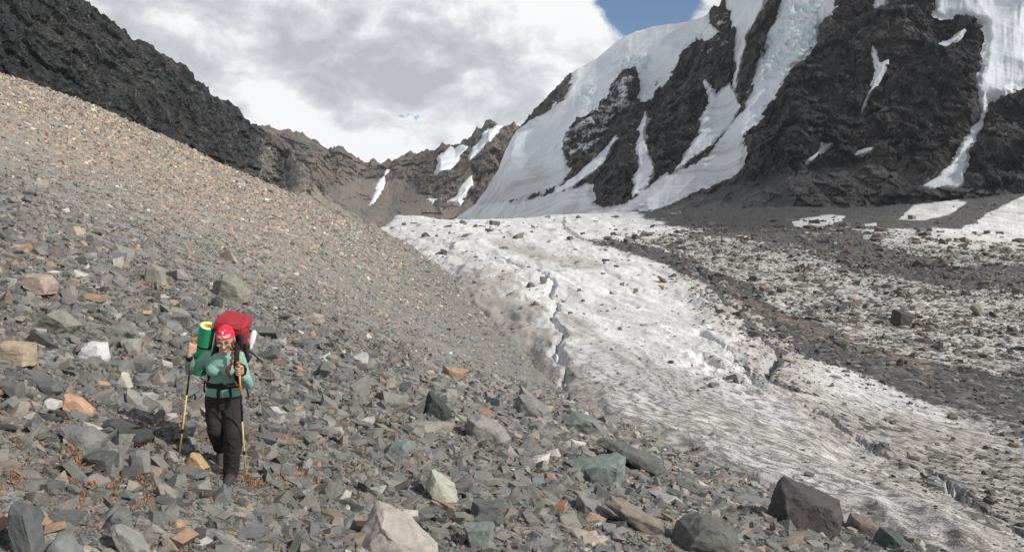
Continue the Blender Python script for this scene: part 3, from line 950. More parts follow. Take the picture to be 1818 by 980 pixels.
def build_cirque():
    def dep(U, V, W, vc, vb):
        return 1350 + 520 * (0.4 * W + 0.6 * W ** 1.5) + (U - 650) ** 2 * -0.0016
    U, V, W, X, Y, Z = relief(400, 960, 420, 190, C_CREST, C_BASE, dep)
    sn = [dict(name='snow_patch', cat='snow patch', label='narrow snow tongue low in the brown cirque wall', poly=[(688, 300), (690, 306), (678, 340), (664, 362), (655, 364), (664, 340), (672, 322)], dirt=0.1),
          dict(name='snow_patch', cat='snow patch', label='double snow patch below the notch on the cirque ridge', poly=[(800, 262), (806, 268), (818, 260), (829, 260), (822, 274), (800, 298), (772, 315), (780, 290), (778, 282)], dirt=0.06),
          dict(name='snow_patch', cat='snow patch', label='slanting snow patch just under the pointed summit', poly=[(884, 224), (892, 226), (872, 246), (850, 268), (834, 284), (838, 268), (852, 248), (862, 236)], dirt=0.06),
          dict(name='snow_patch', cat='snow patch', label='dirty forked snow patch low right of the cirque', poly=[(838, 318), (838, 332), (822, 350), (815, 362), (792, 362), (810, 350), (820, 332)], dirt=0.3),
          dict(name='snow_patch', cat='snow patch', label='small grey snow patch at the foot of the cirque', poly=[(757, 352), (770, 354), (782, 355), (768, 365), (760, 360)], dirt=0.3)]
    for q in sn:
        q.update(soft=2.5, rag=2.5)
    mountain('cirque_ridge', U, V, W, X, Y, Z, M_CIRQ, sn, 24.0, 120.0, (0.55, 1.2, 2.2), [(380, 345), (560, 345), (620, 318), (650, 312), (700, 315), (760, 345), (860, 352), (980, 352)], rib=8.0, jag=14.0, crest_keep=0.5, thick=0.5)


build_cirque()

# --- dark slate wall above the scree, its tan buttress with painted sunlight and the tan fan below
L_CREST = [(-420, -330), (-100, -140), (0, -85), (60, -45), (140, 0), (185, 28), (210, 40), (240, 66), (262, 84), (300, 104), (330, 128), (352, 150), (380, 170), (408, 184), (430, 205), (455, 224), (472, 238), (484, 246), (500, 256), (520, 276), (542, 298), (560, 322), (572, 340), (600, 362), (640, 388), (668, 404)]
L_BASE = [(-420, 60), (-100, 170), (0, 215), (300, 300), (500, 390), (600, 420), (668, 432)]


def build_left():
    def dep(U, V, W, vc, vb):
        yb = np.interp(U, [-420, 0, 300, 470, 520, 600, 668], [105, 150, 225, 290, 320, 350, 385])
        k = np.interp(U, [-420, 0, 300, 470, 520, 600, 668], [1.45, 1.45, 1.42, 1.36, 1.25, 1.14, 1.06])
        bul = 1 - 0.05 * np.exp(-((U - 545) / 30) ** 2) + 0.035 * np.exp(-((U - 503) / 11) ** 2) * sstep(V, 255, 285)
        return (yb + yb * (k - 1) * W) * bul
    U, V, W, X, Y, Z = relief(-400, 668, 620, 240, L_CREST, L_BASE, dep)
    mountain('slate_wall', U, V, W, X, Y, Z, M_LWALL, [], 2.4, 11.0, (1.0, 1.3, 1.1), [(-420, 260), (0, 180), (120, 220), (200, 250), (330, 280), (470, 330), (500, 335), (560, 338), (580, 338), (668, 395)], jag=2.2, crest_keep=0.6, side=True, extra=lambda U, V: np.clip(np.exp(-((U - 545) / 24) ** 2) + 0.7 * np.exp(-((U - 474) / 16) ** 2) * sstep(V, 245, 270), 0, 1))  # tan rock of the buttress, plus painted sunlight on it and the grey patch


build_left()

# ------------------------------------------------------------------ clouds added out of view, outlines shaped to shade far rock and ice
def mat_cloud():
    m, t, b = material("cloud_vapour")
    b.inputs['Base Color'].default_value = (0.9, 0.9, 0.9, 1)
    b.inputs['Roughness'].default_value = 1.0
    b.inputs['Specular IOR Level'].default_value = 0.0
    tl = t.new('ShaderNodeBsdfTranslucent')
    tl.inputs[0].default_value = (0.85, 0.85, 0.86, 1)
    tr = t.new('ShaderNodeBsdfTransparent')
    m1 = t.new('ShaderNodeMixShader')
    m1.inputs[0].default_value = 0.5
    t.l.new(b.outputs[0], m1.inputs[1])
    t.l.new(tl.outputs[0], m1.inputs[2])
    m2 = t.new('ShaderNodeMixShader')
    t.put(m2.inputs[0], t.attr('thin'))
    t.l.new(m1.outputs[0], m2.inputs[1])
    t.l.new(tr.outputs[0], m2.inputs[2])
    t.l.new(m2.outputs[0], t.n['Material Output'].inputs[0])
    return m


M_CLOUD = mat_cloud()


def cloud(label, targets, zc, wob, soft, cell, thick, base_thin=0.0):
    pts = []
    for p in targets:
        L = (zc - p.z) / sd.z
        pts.append((p.x + sd.x * L, p.y + sd.y * L))
    xs, ys = zip(*pts)
    gx = np.arange(min(xs) - 3 * wob - soft, max(xs) + 3 * wob + soft, cell)
    gy = np.arange(min(ys) - 3 * wob - soft, max(ys) + 3 * wob + soft, cell)
    X, Y = np.meshgrid(gx, gy)
    sdf = poly_sdf(X, Y, pts) + wob * fbm(X / (wob * 5), Y / (wob * 5), X * 0, 5)
    thin = base_thin + (1 - base_thin) * (1 - sstep(sdf, -soft, soft))
    body = np.sqrt(np.clip(sdf + soft, 0, None)) * thick
    Z = zc + body * (0.5 + 0.35 * fbm(X / (cell * 9), Y / (cell * 9), X * 0 + 2, 5))
    Zb = zc - body * 0.15 + 0 * X
    k = sdf > -soft
    o = grid_object('cloud', X, Y, Z, M_CLOUD, keep=k, attrs={'thin': thin})
    tag(o, label, 'cloud', kind='stuff')


cloud('low unseen cloud shaped to shade the slate wall', [P(-420, 60, 108), P(0, 135, 136), P(150, 187, 166), P(300, 250, 207), P(400, 296, 236), P(435, 312, 255), P(455, 325, 285), P(462, 228, 400), P(300, 90, 350), P(0, -100, 240), P(-420, -345, 165)], 540.0, 5.0, 5.0, 4.0, 2.0, 0.45)
cloud('broad unseen cloud shaped to shade the ice-hung mountain', [P(740, 402, 1250), P(1000, 384, 560), P(1160, 372, 430), P(1250, 404, 320), P(1330, 418, 285), P(1450, 424, 270), P(1560, 418, 290), P(1640, 392, 350), P(1720, 368, 420), P(1790, 345, 440), P(1850, 330, 440), P(2100, 330, 430), P(2100, -420, 800), P(1400, -180, 980), P(1250, -10, 1080), P(1090, 40, 1240), P(990, 120, 1330), P(920, 190, 1500), P(860, 180, 2000), P(770, 240, 2000)], 1250.0, 25.0, 30.0, 14.0, 6.0, 0.38)

# ------------------------------------------------------------------ loose rock
def hull_mesh(name, pts, mat, bevel=0.0):
    bm = bmesh.new()
    for p in pts:
        bm.verts.new(p)
    r = bmesh.ops.convex_hull(bm, input=bm.verts)
    junk = [g for g in r['geom_interior'] + r['geom_unused'] if isinstance(g, bmesh.types.BMVert)]
    if junk:
        bmesh.ops.delete(bm, geom=list(set(junk)), context='VERTS')
    if bevel:
        bmesh.ops.dissolve_limit(bm, angle_limit=R(9), verts=bm.verts, edges=bm.edges)
        bmesh.ops.bevel(bm, geom=list(bm.edges), offset=bevel, segments=1, affect='EDGES', clamp_overlap=True)
    bmesh.ops.recalc_face_normals(bm, faces=bm.faces)
    me = bpy.data.meshes.new(name)
    bm.to_mesh(me)
    bm.free()
    me.materials.append(mat)
    return me


def stone_points(seed, n=13, asp=(1, 0.72, 0.42)):
    """angular, slabby: corners of a skewed block with chips knocked off"""
    r = np.random.default_rng(seed)
    cor = np.array([[a, b, c] for a in (-1, 1) for b in (-1, 1) for c in (-1, 1)], float)
    cor = cor * r.uniform(0.55, 1.0, (8, 3))
    ex = r.uniform(-1, 1, (n - 8, 3))
    ex = ex / np.abs(ex).max(1, keepdims=True) * r.uniform(0.85, 1.0, (n - 8, 1))
    p = np.concatenate([cor, ex])
    sk = np.eye(3) + r.uniform(-0.35, 0.35, (3, 3)) * (1 - np.eye(3))
    p = p @ sk
    return p * np.array(asp)


ASP = [(1, 0.72, 0.42), (1, 0.8, 0.55), (1, 0.65, 0.34), (1, 0.78, 0.70), (1, 0.6, 0.5), (1, 0.9, 0.40)]
VAR_N = 18


def variant(mat, tagname, k):
    me = hull_mesh(tagname, stone_points(100 + k, 10 + k % 4, ASP[k % 6]), mat)
    return me


obj_var = [variant(M_ROCK, 'stone_mesh', k) for k in range(VAR_N)]
src = bpy.data.collections.new('stone_shapes')
for k in range(VAR_N):
    o = bpy.data.objects.new('shape_%02d' % k, variant(M_STONE, 'stone_shape', k))
    src.objects.link(o)


def scatter_tree(collection):
    ng = bpy.data.node_groups.new('scatter_stones', 'GeometryNodeTree')
    ng.interface.new_socket('Geometry', in_out='INPUT', socket_type='NodeSocketGeometry')
    ng.interface.new_socket('Geometry', in_out='OUTPUT', socket_type='NodeSocketGeometry')
    t = NT(ng)
    gi, go = t.new('NodeGroupInput'), t.new('NodeGroupOutput')
    ci = t.new('GeometryNodeCollectionInfo', transform_space='ORIGINAL')
    ci.inputs['Collection'].default_value = collection
    ci.inputs['Separate Children'].default_value = True
    ci.inputs['Reset Children'].default_value = True
    def na(name, dt):
        nd = t.new('GeometryNodeInputNamedAttribute', data_type=dt)
        nd.inputs[0].default_value = name
        return nd.outputs[0]
    ip = t.new('GeometryNodeInstanceOnPoints')
    ip.inputs['Pick Instance'].default_value = True
    er = t.new('FunctionNodeEulerToRotation')
    t.l.new(na('rot', 'FLOAT_VECTOR'), er.inputs[0])
    t.l.new(gi.outputs[0], ip.inputs['Points'])
    t.l.new(ci.outputs[0], ip.inputs['Instance'])
    t.l.new(na('idx', 'INT'), ip.inputs['Instance Index'])
    t.l.new(er.outputs[0], ip.inputs['Rotation'])
    t.l.new(na('scl', 'FLOAT_VECTOR'), ip.inputs['Scale'])
    t.l.new(ip.outputs[0], go.inputs[0])
    return ng


SCATTER = scatter_tree(src)


def scatter(name, xyz, rot, scl, idx, col, label, cat):
    n = len(xyz)
    me = bpy.data.meshes.new(name)
    me.vertices.add(n)
    me.vertices.foreach_set('co', xyz.astype(np.float32).ravel())
    for nm, dt, key, arr in (('rot', 'FLOAT_VECTOR', 'vector', rot), ('scl', 'FLOAT_VECTOR', 'vector', scl), ('idx', 'INT', 'value', idx)):
        a = me.attributes.new(nm, dt, 'POINT')
        a.data.foreach_set(key, np.ascontiguousarray(arr, dtype=np.int32 if dt == 'INT' else np.float32).ravel())
    a = me.attributes.new('col', 'FLOAT_COLOR', 'POINT')
    a.data.foreach_set('color', np.concatenate([col, np.ones((n, 1))], 1).astype(np.float32).ravel())
    o = bpy.data.objects.new(name, me)
    COL.objects.link(o)
    md = o.modifiers.new('scatter', 'NODES')
    md.node_group = SCATTER
    return tag(o, label, cat, kind='stuff')


def slope_rot(x, y, zf, n):
    """stones lie roughly with the slope, tilted at random"""
    e = 0.25
    zx = (zf(x + e, y) - zf(x - e, y)) / (2 * e)
    zy = (zf(x, y + e) - zf(x, y - e)) / (2 * e)
    rx = np.arctan(zy) + rng.normal(0, 0.28, n)
    ry = -np.arctan(zx) + rng.normal(0, 0.28, n)
    rz = rng.uniform(0, 2 * math.pi, n)
    return np.stack([rx, ry, rz], 1)


def coarse(x, y):
    """1 in the blocky foreground belt, 0 on the fine scree beyond it"""
    u = CU + F * x / y
    lim = np.interp(u, [-200, 0, 300, 450, 600, 800, 1000, 1300, 1800], [30, 26, 18, 17, 19, 24, 32, 40, 40])
    return 1 - sstep(y, lim * 0.8, lim * 1.25)


_f1, _f2 = hit(408, 862), hit(392, 822)
FEET = [(_f1[0], _f1[1] - 0.1, 0.34), (_f2[0], _f2[1], 0.25), (*hit(316, 826), 0.12), (*hit(437, 864), 0.12)]


def build_scree_stones():
    N = 430000
    s = rng.uniform(-0.68, 0.68, N)
    t = rng.uniform(math.log(4.6), math.log(280), N)
    y = np.exp(t)
    x = s * y
    d, _ = edge_d(x, y)
    k = d < 0.25
    s, y, x, d = s[k], y[k], x[k], d[k]
    n = len(x)
    co = coarse(x, y)
    # size: power law, coarser in the foreground belt
    q = rng.random(n)
    band = fbm(x / 7.0 + y / 30.0, y / 16.0, x * 0 + 6.6, 4)          # slide tracks: coarser and finer streaks down the slope
    kmin = (0.00085 + 0.00042 * co) * (1 + 0.55 * band)
    fine = sstep(d, -16, -2.5) * sstep(y, 20, 38)
    kmin = kmin * (1 - 0.35 * fine)
    r = kmin * y * (1 - q) ** (-0.36 - 0.08 * co)
    r = np.clip(r, 0.012, 0.02 + 0.07 * co + 0.0027 * y)
    thin = rng.random(n) > np.maximum(0.35 * fine, 0.45 * sstep(-band, 0.05, 0.45))
    x, y, r, co, d, s = x[thin], y[thin], r[thin], co[thin], d[thin], s[thin]
    n = len(x)
    z = scree_z(x, y)
    for fu, fv, fr in FEET:                   # trodden flat where the hiker and poles stand
        r = np.where(np.hypot(x - fu, y - fv) < fr + r, np.minimum(r, 0.022), r)
    scl = np.stack([r * rng.uniform(0.75, 1.35, n), r * rng.uniform(0.7, 1.2, n), r * rng.uniform(0.7, 1.25, n)], 1)
    xyz = np.stack([x, y, z + r * 0.12], 1)
    rot = slope_rot(x, y, ground_z, n)
    wm = scree_warm(x, y)
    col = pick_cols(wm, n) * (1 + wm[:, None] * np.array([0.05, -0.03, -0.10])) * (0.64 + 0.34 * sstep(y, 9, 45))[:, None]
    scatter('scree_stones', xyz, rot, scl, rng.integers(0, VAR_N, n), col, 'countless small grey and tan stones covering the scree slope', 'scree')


build_scree_stones()


def build_ice_stones():
    N = 90000
    s = rng.uniform(-0.2, 0.68, N)
    y = np.exp(rng.uniform(math.log(16), math.log(420), N))
    x = s * y
    z, d, par, tr = ice_z(x, y)
    u, v = CU + F * x / y, VH - F * z / y
    pr = 0.05 + 0.0 * x
    pr += 0.9 * sstep(poly_sdf(u, v, [(1060, 430), (1160, 445), (1250, 495), (1380, 600), (1500, 670), (1650, 730), (1830, 790), (1980, 820), (1980, 440), (1500, 400), (1220, 400)]), -12, 12)
    pr += 0.4 * sstep(poly_sdf(u, v, [(1470, 720), (1818, 800), (1990, 840), (1990, 1100), (1818, 1000), (1640, 860), (1500, 770)]), -25, 25)
    dt, _, _ = seg_dist(x, y, TRW[0])
    pr += 0.9 * np.exp(-(dt / (0.6 + 0.03 * y)) ** 2)                   # rubble lodged along the stream trough
    cl = fbm(x / 6, y / 6, x * 0 + 3, 4)
    pr *= sstep(cl, -0.35, 0.35) + 0.15
    k = (d > 0.3) & (rng.random(N) < pr * 0.6)
    x, y, z = x[k], y[k], z[k]
    n = len(x)
    r = 0.0010 * y * (1 - rng.random(n)) ** -0.45
    r = np.clip(r, 0.03, 0.02 + 0.0055 * y)
    scl = np.stack([r * rng.uniform(0.8, 1.3, n), r * rng.uniform(0.7, 1.1, n), r * rng.uniform(0.8, 1.4, n)], 1)
    col = pick_cols(np.full(n, 0.03), n) * 0.45
    scatter('moraine_stones', np.stack([x, y, z + r * 0.1], 1), slope_rot(x, y, ground_z, n), scl, rng.integers(0, VAR_N, n), col, 'countless dark stones strewn over the glacier moraine', 'moraine')


build_ice_stones()

# --- the stones that show largest, one by one
HERO_SPOTS = []


def hero(label, cu, vbot, w, h, col, outline=None, depth=0.8, seed=1, tilt=0.0, name='boulder', group=None, sink=0.10, on_ice=False, turn=0.0):
    """a boulder at its own distance, sized from how wide and high it shows"""
    x, y = hit(cu, vbot)
    px = y / F
    W, H = w * px, h * px * 1.05
    x, y = float(x), float(y + W * depth * 0.35)
    if on_ice:
        z = float(ice_z(np.array([x]), np.array([y]))[0][0])
    else:
        z = float(scree_z(np.array([x]), np.array([y]))[0])
    r = np.random.default_rng(seed)
    if outline is None:
        k = r.integers(6, 9)
        a = np.sort(r.uniform(0, 2 * math.pi, k))
        outline = [(0.5 + 0.5 * math.copysign(abs(math.cos(q)) ** 0.6, math.cos(q)) * r.uniform(0.85, 1.05), 0.5 + 0.5 * math.copysign(abs(math.sin(q)) ** 0.6, math.sin(q)) * r.uniform(0.85, 1.05)) for q in a]
    o = np.array(outline, float)
    o = (o - o.min(0)) / (o.max(0) - o.min(0))
    pts = []
    for sgn, sc in ((-1, r.uniform(0.55, 0.8)), (-0.35, 1.0), (0.4, 0.98), (1, r.uniform(0.5, 0.75))):
        cx = 0.5 + 0.08 * r.standard_normal()
        for (ox, oz) in o:
            pts.append((((ox - cx) * sc + cx - 0.5) * W + 0.03 * W * r.standard_normal(), sgn * depth * 0.5 * W * (1 + 0.1 * r.standard_normal()), (oz * (sc * 0.5 + 0.5) - sink) * H + 0.02 * H * r.standard_normal()))
    me = hull_mesh(name, pts, M_ROCK, bevel=0.009 * W)
    bm = bmesh.new()
    bm.from_mesh(me)
    bmesh.ops.triangulate(bm, faces=bm.faces)
    for lim in (0.22, 0.11, 0.07) if w > 45 else (0.25,):
        long_e = [e for e in bm.edges if e.calc_length() > lim * W]
        bmesh.ops.subdivide_edges(bm, edges=long_e, cuts=1, use_grid_fill=True)
        bmesh.ops.triangulate(bm, faces=bm.faces)
    bm.normal_update()
    co = np.array([v.co[:] for v in bm.verts]) / W + seed * 3.7
    dn = fbm(co[:, 0] * 3, co[:, 1] * 3, co[:, 2] * 3, 4, 0.6) * 0.045 * W - np.abs(fbm(co[:, 0] * 5, co[:, 1] * 5, co[:, 2] * 9, 3)) * 0.03 * W
    for v, q in zip(bm.verts, dn):
        v.co += v.normal * q
    bm.to_mesh(me)
    bm.free()
    ob = bpy.data.objects.new(name, me)
    ob.location = (x, y, z)
    ob.rotation_euler = (0, tilt, turn)
    ob.color = tuple(col) + (1,)
    COL.objects.link(ob)
    tag(ob, label, 'boulder' if w > 45 else 'rock', group)
    HERO_SPOTS.append((x, y, W * 0.6))
    return ob


G_, TEAL, DRK, TAN, PALE, ORG, OLV, PNK = (0.16, 0.16, 0.16), (0.115, 0.145, 0.14), (0.05, 0.055, 0.056), (0.26, 0.215, 0.165), (0.40, 0.39, 0.37), (0.34, 0.215, 0.145), (0.165, 0.168, 0.145), (0.26, 0.205, 0.18)
HEROES = [
    ('large rounded olive-grey boulder on the scree above the red pack', 406, 532, 66, 50, OLV, [(0, 0.15), (0.02, 0.7), (0.3, 1), (0.55, 0.98), (0.8, 0.72), (1, 0.3), (0.97, 0), (0.5, 0)], 0.8),
    ('small dark upright block under the olive-grey boulder', 384, 548, 20, 24, DRK, [(0, 0), (0, 0.9), (0.5, 1), (1, 0.85), (0.95, 0)], 0.8),
    ('pinkish-brown boulder with a dark left side at the left edge', 52, 515, 76, 36, PNK, [(0, 0), (0.15, 0.6), (0.4, 1), (0.85, 0.95), (1, 0.5), (0.95, 0)], 0.7),
    ('olive-grey flat-topped boulder in the scree below the pinkish one', 92, 588, 82, 42, OLV, [(0, 0.2), (0.2, 0.5), (0.55, 1), (0.9, 0.65), (1, 0.35), (0.8, 0)], 0.7),
    ('white quartz boulder in the scree left of the hiker', 160, 645, 58, 42, (0.40, 0.41, 0.43), [(0, 0.4), (0.2, 0.85), (0.45, 1), (0.85, 0.95), (1, 0.3), (0.9, 0), (0.1, 0.05)], 0.7),
    ('tan layered boulder cut by the left edge of the picture', 22, 642, 66, 44, TAN, None, 0.7),
    ('upright striated grey slab on the upper scree', 274, 506, 40, 42, (0.20, 0.195, 0.175), [(0.0, 0.1), (0.1, 0.85), (0.4, 1), (0.95, 0.7), (1, 0.1), (0.5, 0)], 0.35),
    ('bright orange-pink boulder in the left foreground', 134, 738, 56, 40, ORG, [(0, 0.55), (0.08, 1), (0.55, 0.8), (1, 0.35), (0.95, 0.05), (0.5, 0), (0.2, 0.1)], 0.7),
    ('pale whitish stone next to the orange-pink boulder', 88, 728, 34, 20, PALE, None, 0.8),
    ('wide flat grey slab with a sharp edge, left foreground', 137, 800, 76, 36, (0.135, 0.14, 0.142), [(0, 0.75), (0.08, 1), (0.65, 0.95), (1, 0.45), (0.95, 0), (0.35, 0.08)], 0.9),
    ('tall dark slate block standing in the bottom left corner', 40, 985, 64, 100, (0.075, 0.082, 0.085), [(0, 0.75), (0.12, 1), (0.6, 0.98), (0.95, 0.5), (1, 0.2), (0.6, 0), (0.2, 0.15)], 0.7),
    ('grey slab leaning right at the bottom edge, second from the left corner', 96, 985, 70, 42, (0.13, 0.14, 0.14), [(0, 0), (0.5, 1), (0.75, 0.95), (1, 0.2), (1, 0)], 0.8),
    ('long pale-grey slab slanting down at the bottom left', 228, 990, 70, 62, (0.18, 0.18, 0.175), [(0, 0.95), (0.12, 1), (0.6, 0.75), (1, 0.2), (0.9, 0), (0.5, 0)], 0.6),
    ('arched dark grey stone behind the slanting pale slab', 204, 950, 62, 40, (0.10, 0.11, 0.11), [(0, 0.1), (0.2, 0.7), (0.5, 1), (0.85, 0.9), (1, 0.3), (0.9, 0)], 0.6),
    ('large pale granite boulder at the bottom centre', 694, 1000, 156, 94, (0.27, 0.25, 0.23), [(0, 0.2), (0.1, 0.5), (0.28, 1), (0.38, 0.98), (0.62, 0.72), (0.9, 0.42), (1, 0.22), (0.98, 0), (0.4, 0), (0.05, 0)], 0.8),
    ('black-green pointed boulder alone above the centre foreground', 772, 744, 58, 48, (0.035, 0.043, 0.04), [(0, 0.15), (0.15, 0.7), (0.3, 1), (0.7, 0.65), (1, 0.2), (0.95, 0), (0.4, 0)], 0.8),
    ('grey boulder crossed by a white vein, right of the black-green one', 868, 788, 84, 52, (0.18, 0.178, 0.175), [(0, 0.35), (0.08, 0.95), (0.3, 1), (0.75, 0.7), (1, 0.25), (0.85, 0), (0.2, 0.05)], 0.75),
    ('low green-grey boulder left of the vein-crossed one', 702, 812, 54, 28, TEAL, [(0, 0.2), (0.3, 0.95), (0.8, 1), (1, 0.5), (0.8, 0), (0.2, 0)], 0.8),
    ('pale greenish boulder with rusty patches above the granite one', 782, 888, 62, 56, (0.28, 0.29, 0.25), [(0, 0.5), (0.3, 1), (0.5, 0.7), (0.9, 0.55), (1, 0), (0.3, 0)], 0.7),
    ('smooth grey slab near the ice edge', 946, 745, 74, 48, (0.155, 0.16, 0.155), [(0, 0.5), (0.2, 1), (0.5, 0.95), (0.9, 0.5), (1, 0), (0.4, 0.1)], 0.6),
    ('grey-green slab just right of the smooth grey one', 1040, 772, 84, 40, (0.125, 0.145, 0.138), [(0, 0.7), (0.3, 1), (0.7, 0.8), (1, 0.2), (0.7, 0), (0.1, 0.2)], 0.7),
    ('teal overhanging slab propped on dark stones', 1060, 852, 110, 46, (0.12, 0.150, 0.142), [(0, 0.75), (0.25, 0.85), (0.9, 1), (1, 0.85), (0.97, 0.0), (0.85, 0.3), (0.2, 0.55)], 0.7),
    ('dark stone under the teal overhanging slab', 1062, 864, 62, 32, (0.075, 0.085, 0.08), None, 0.8),
    ('long dark slate slab above the teal one', 1122, 836, 124, 56, (0.085, 0.09, 0.088), [(0, 0.85), (0.15, 1), (0.55, 0.8), (0.95, 0.35), (1, 0.1), (0.8, 0), (0.4, 0.3)], 0.6),
    ('brown ridged slab slanting through the right foreground', 1130, 945, 106, 62, (0.155, 0.135, 0.12), [(0, 0.85), (0.1, 1), (0.5, 0.65), (1, 0.25), (0.95, 0), (0.7, 0.02), (0.2, 0.5)], 0.6),
    ('blocky grey stone behind the brown ridged slab', 1056, 916, 66, 38, (0.15, 0.15, 0.148), None, 0.8),
    ('large dark boulder standing at the ice edge, lower right', 1440, 948, 126, 94, (0.055, 0.052, 0.053), [(0, 0.35), (0.12, 0.9), (0.22, 1), (0.45, 0.8), (0.95, 0.62), (1, 0.3), (0.95, 0), (0.3, 0), (0.05, 0.1)], 0.7),
    ('brown block beside the large dark boulder', 1535, 952, 62, 36, (0.13, 0.11, 0.10), [(0, 0.2), (0.2, 1), (0.7, 0.85), (1, 0.4), (0.95, 0)], 0.8),
    ('dark green block right of the brown one', 1592, 978, 70, 38, (0.06, 0.075, 0.07), [(0, 0.3), (0.25, 1), (0.6, 0.95), (1, 0.2), (0.9, 0)], 0.8),
    ('dark rounded boulder at the bottom edge, right of centre', 1258, 992, 124, 64, (0.085, 0.088, 0.085), [(0, 0.15), (0.2, 0.75), (0.45, 1), (0.8, 0.9), (1, 0.4), (0.95, 0)], 0.8),
    ('dark blocky stone right of the pale granite boulder', 864, 925, 62, 36, (0.085, 0.09, 0.09), None, 0.8),
    ('green-grey angular stone right of the pale granite boulder', 850, 975, 56, 44, (0.13, 0.155, 0.145), None, 0.8),
    ('ochre wedge-shaped stone beside the left pole tip', 347, 838, 46, 28, (0.34, 0.245, 0.13), [(0, 0.3), (0.3, 1), (0.55, 0.9), (1, 0.05), (0.3, 0)], 0.8),
    ('long dark flat stone below the ochre wedge', 335, 858, 60, 20, (0.10, 0.105, 0.105), [(0, 0.8), (0.15, 1), (0.9, 0.6), (1, 0.2), (0.7, 0)], 0.7),
    ('round grey stone left of the hiker above the dark jumble', 240, 725, 40, 34, (0.19, 0.185, 0.18), None, 0.7),
    ('brown cube-like stone right of the round grey one', 285, 738, 32, 24, (0.20, 0.185, 0.16), None, 0.8),
    ('dark pitted stone in the left foreground', 172, 842, 58, 32, (0.065, 0.068, 0.068), None, 0.8),
    ('upright grey plate right of the dark pitted stone', 244, 848, 40, 42, (0.145, 0.147, 0.147), [(0, 0), (0.1, 0.85), (0.4, 1), (0.9, 0.95), (1, 0.1)], 0.5),
    ('orange-brown slab on the coarse scree right of centre', 808, 675, 50, 28, (0.27, 0.18, 0.13), None, 0.7),
    ('pale triangular stone left of the hiker', 217, 688, 30, 26, (0.34, 0.32, 0.28), [(0, 0), (0.45, 1), (0.75, 0.85), (1, 0)], 0.7),
    ('wide grey slab left of the pale triangular stone', 205, 660, 50, 20, (0.12, 0.125, 0.13), None, 0.8),
    ('dark slab in the jumble left of the hiker, upper one', 200, 772, 66, 24, DRK, None, 0.8),
    ('dark slab in the jumble left of the hiker, lower one', 232, 800, 60, 28, (0.045, 0.048, 0.052), None, 0.8),
    ('dark slab in the jumble left of the hiker, right one', 258, 795, 46, 28, (0.055, 0.058, 0.06), None, 0.8),
    ('grey-brown pale stone uphill of the hiker at head height', 552, 578, 40, 20, (0.27, 0.235, 0.20), None, 0.8),
    ('dark slab right of the hiker at waist height', 538, 622, 52, 18, (0.10, 0.11, 0.11), None, 0.9),
    ('teal-grey stone left of the hiker near the quartz boulder', 228, 626, 36, 28, (0.21, 0.215, 0.20), None, 0.8),
    ('dark slate chunk at the left edge below the tan boulder', 14, 712, 44, 34, (0.085, 0.09, 0.092), None, 0.8),
    ('dark angular slab left of the orange-pink boulder', 84, 702, 40, 26, (0.095, 0.10, 0.102), None, 0.8),
    ('rusty plate among grey stones in the right foreground', 992, 906, 36, 22, (0.27, 0.16, 0.11), None, 0.8),
    ('white stone above the long dark slate slab', 1027, 796, 26, 14, (0.42, 0.42, 0.41), None, 0.8),
    ('thin blue-grey plate lying right of the brown ridged slab', 1190, 895, 76, 26, (0.17, 0.18, 0.195), [(0, 1), (0.15, 0.98), (1, 0.2), (0.95, 0), (0.1, 0.75)], 0.4),
]
for i, hr in enumerate(HEROES):
    lb, cu_, vb_, w_, h_, c_, ol, dp = hr
    hero(lb, cu_, vb_, w_, h_, c_, ol, dp, seed=11 + i)

ICE_ROCKS = [('reddish boulder alone on the clean ice', 1176, 521, 19, 13, (0.16, 0.11, 0.10)), ('orange stone just below the reddish boulder on the ice', 1174, 531, 12, 9, (0.28, 0.17, 0.10)),
             ('olive boulder beside the crooked crevasse', 965, 526, 13, 13, (0.13, 0.125, 0.10)), ('big dark boulder on the moraine, far right', 1608, 600, 40, 28, (0.055, 0.053, 0.053)),
             ('grey-capped boulder perched on an ice pedestal near the right edge', 1737, 588, 22, 20, (0.17, 0.175, 0.165)), ('tan stone on the ice strip below the right moraine', 1543, 496, 13, 9, (0.23, 0.2, 0.16)),
             ('dark boulder on the ice near the moraine bend', 1089, 428, 11, 8, DRK), ('dark stone on the right snow slope', 1752, 465, 12, 10, DRK),
             ('brown stone in the moraine above the big dark boulder', 1620, 550, 18, 9, (0.14, 0.12, 0.10)), ('dark stone left of the brown one in the moraine', 1600, 548, 15, 8, DRK),
             ('grey stone on the ice at the crevasse elbow', 953, 566, 14, 8, (0.16, 0.13, 0.12)), ('olive stone right of the crooked crevasse', 1087, 536, 10, 7, (0.12, 0.125, 0.10)),
             ('olive pebble left of the reddish boulder', 1129, 534, 9, 8, (0.14, 0.14, 0.11)), ('dark slab in the ice blocks beside the stream channel', 1495, 640, 22, 15, DRK),
             ('green-grey slab on the moraine below the reddish band', 1495, 634, 26, 16, (0.09, 0.10, 0.09)), ('dark boulder on the moraine left of the white blocks', 1390, 620, 14, 10, DRK)]
for i, (lb, a, b_, w_, h_, c_) in enumerate(ICE_ROCKS):
    hero(lb, a, b_, w_, h_, c_, None, 0.8, seed=91 + i, name='glacier_rock', on_ice=True, group='single rocks on the glacier')


def zone_name(u, v):
    if v > 880:
        return 'along the bottom of the picture, ' + ('left' if u < 500 else 'centre' if u < 1000 else 'right')
    if u < 330:
        return 'left of the hiker' if v > 560 else 'high on the left scree'
    if u < 560:
        return 'around the hiker' if v > 560 else 'uphill of the hiker'
    if u < 880:
        return 'in the middle of the scree' if v > 640 else 'on the fine scree beyond the hiker'
    return 'beside the glacier edge'


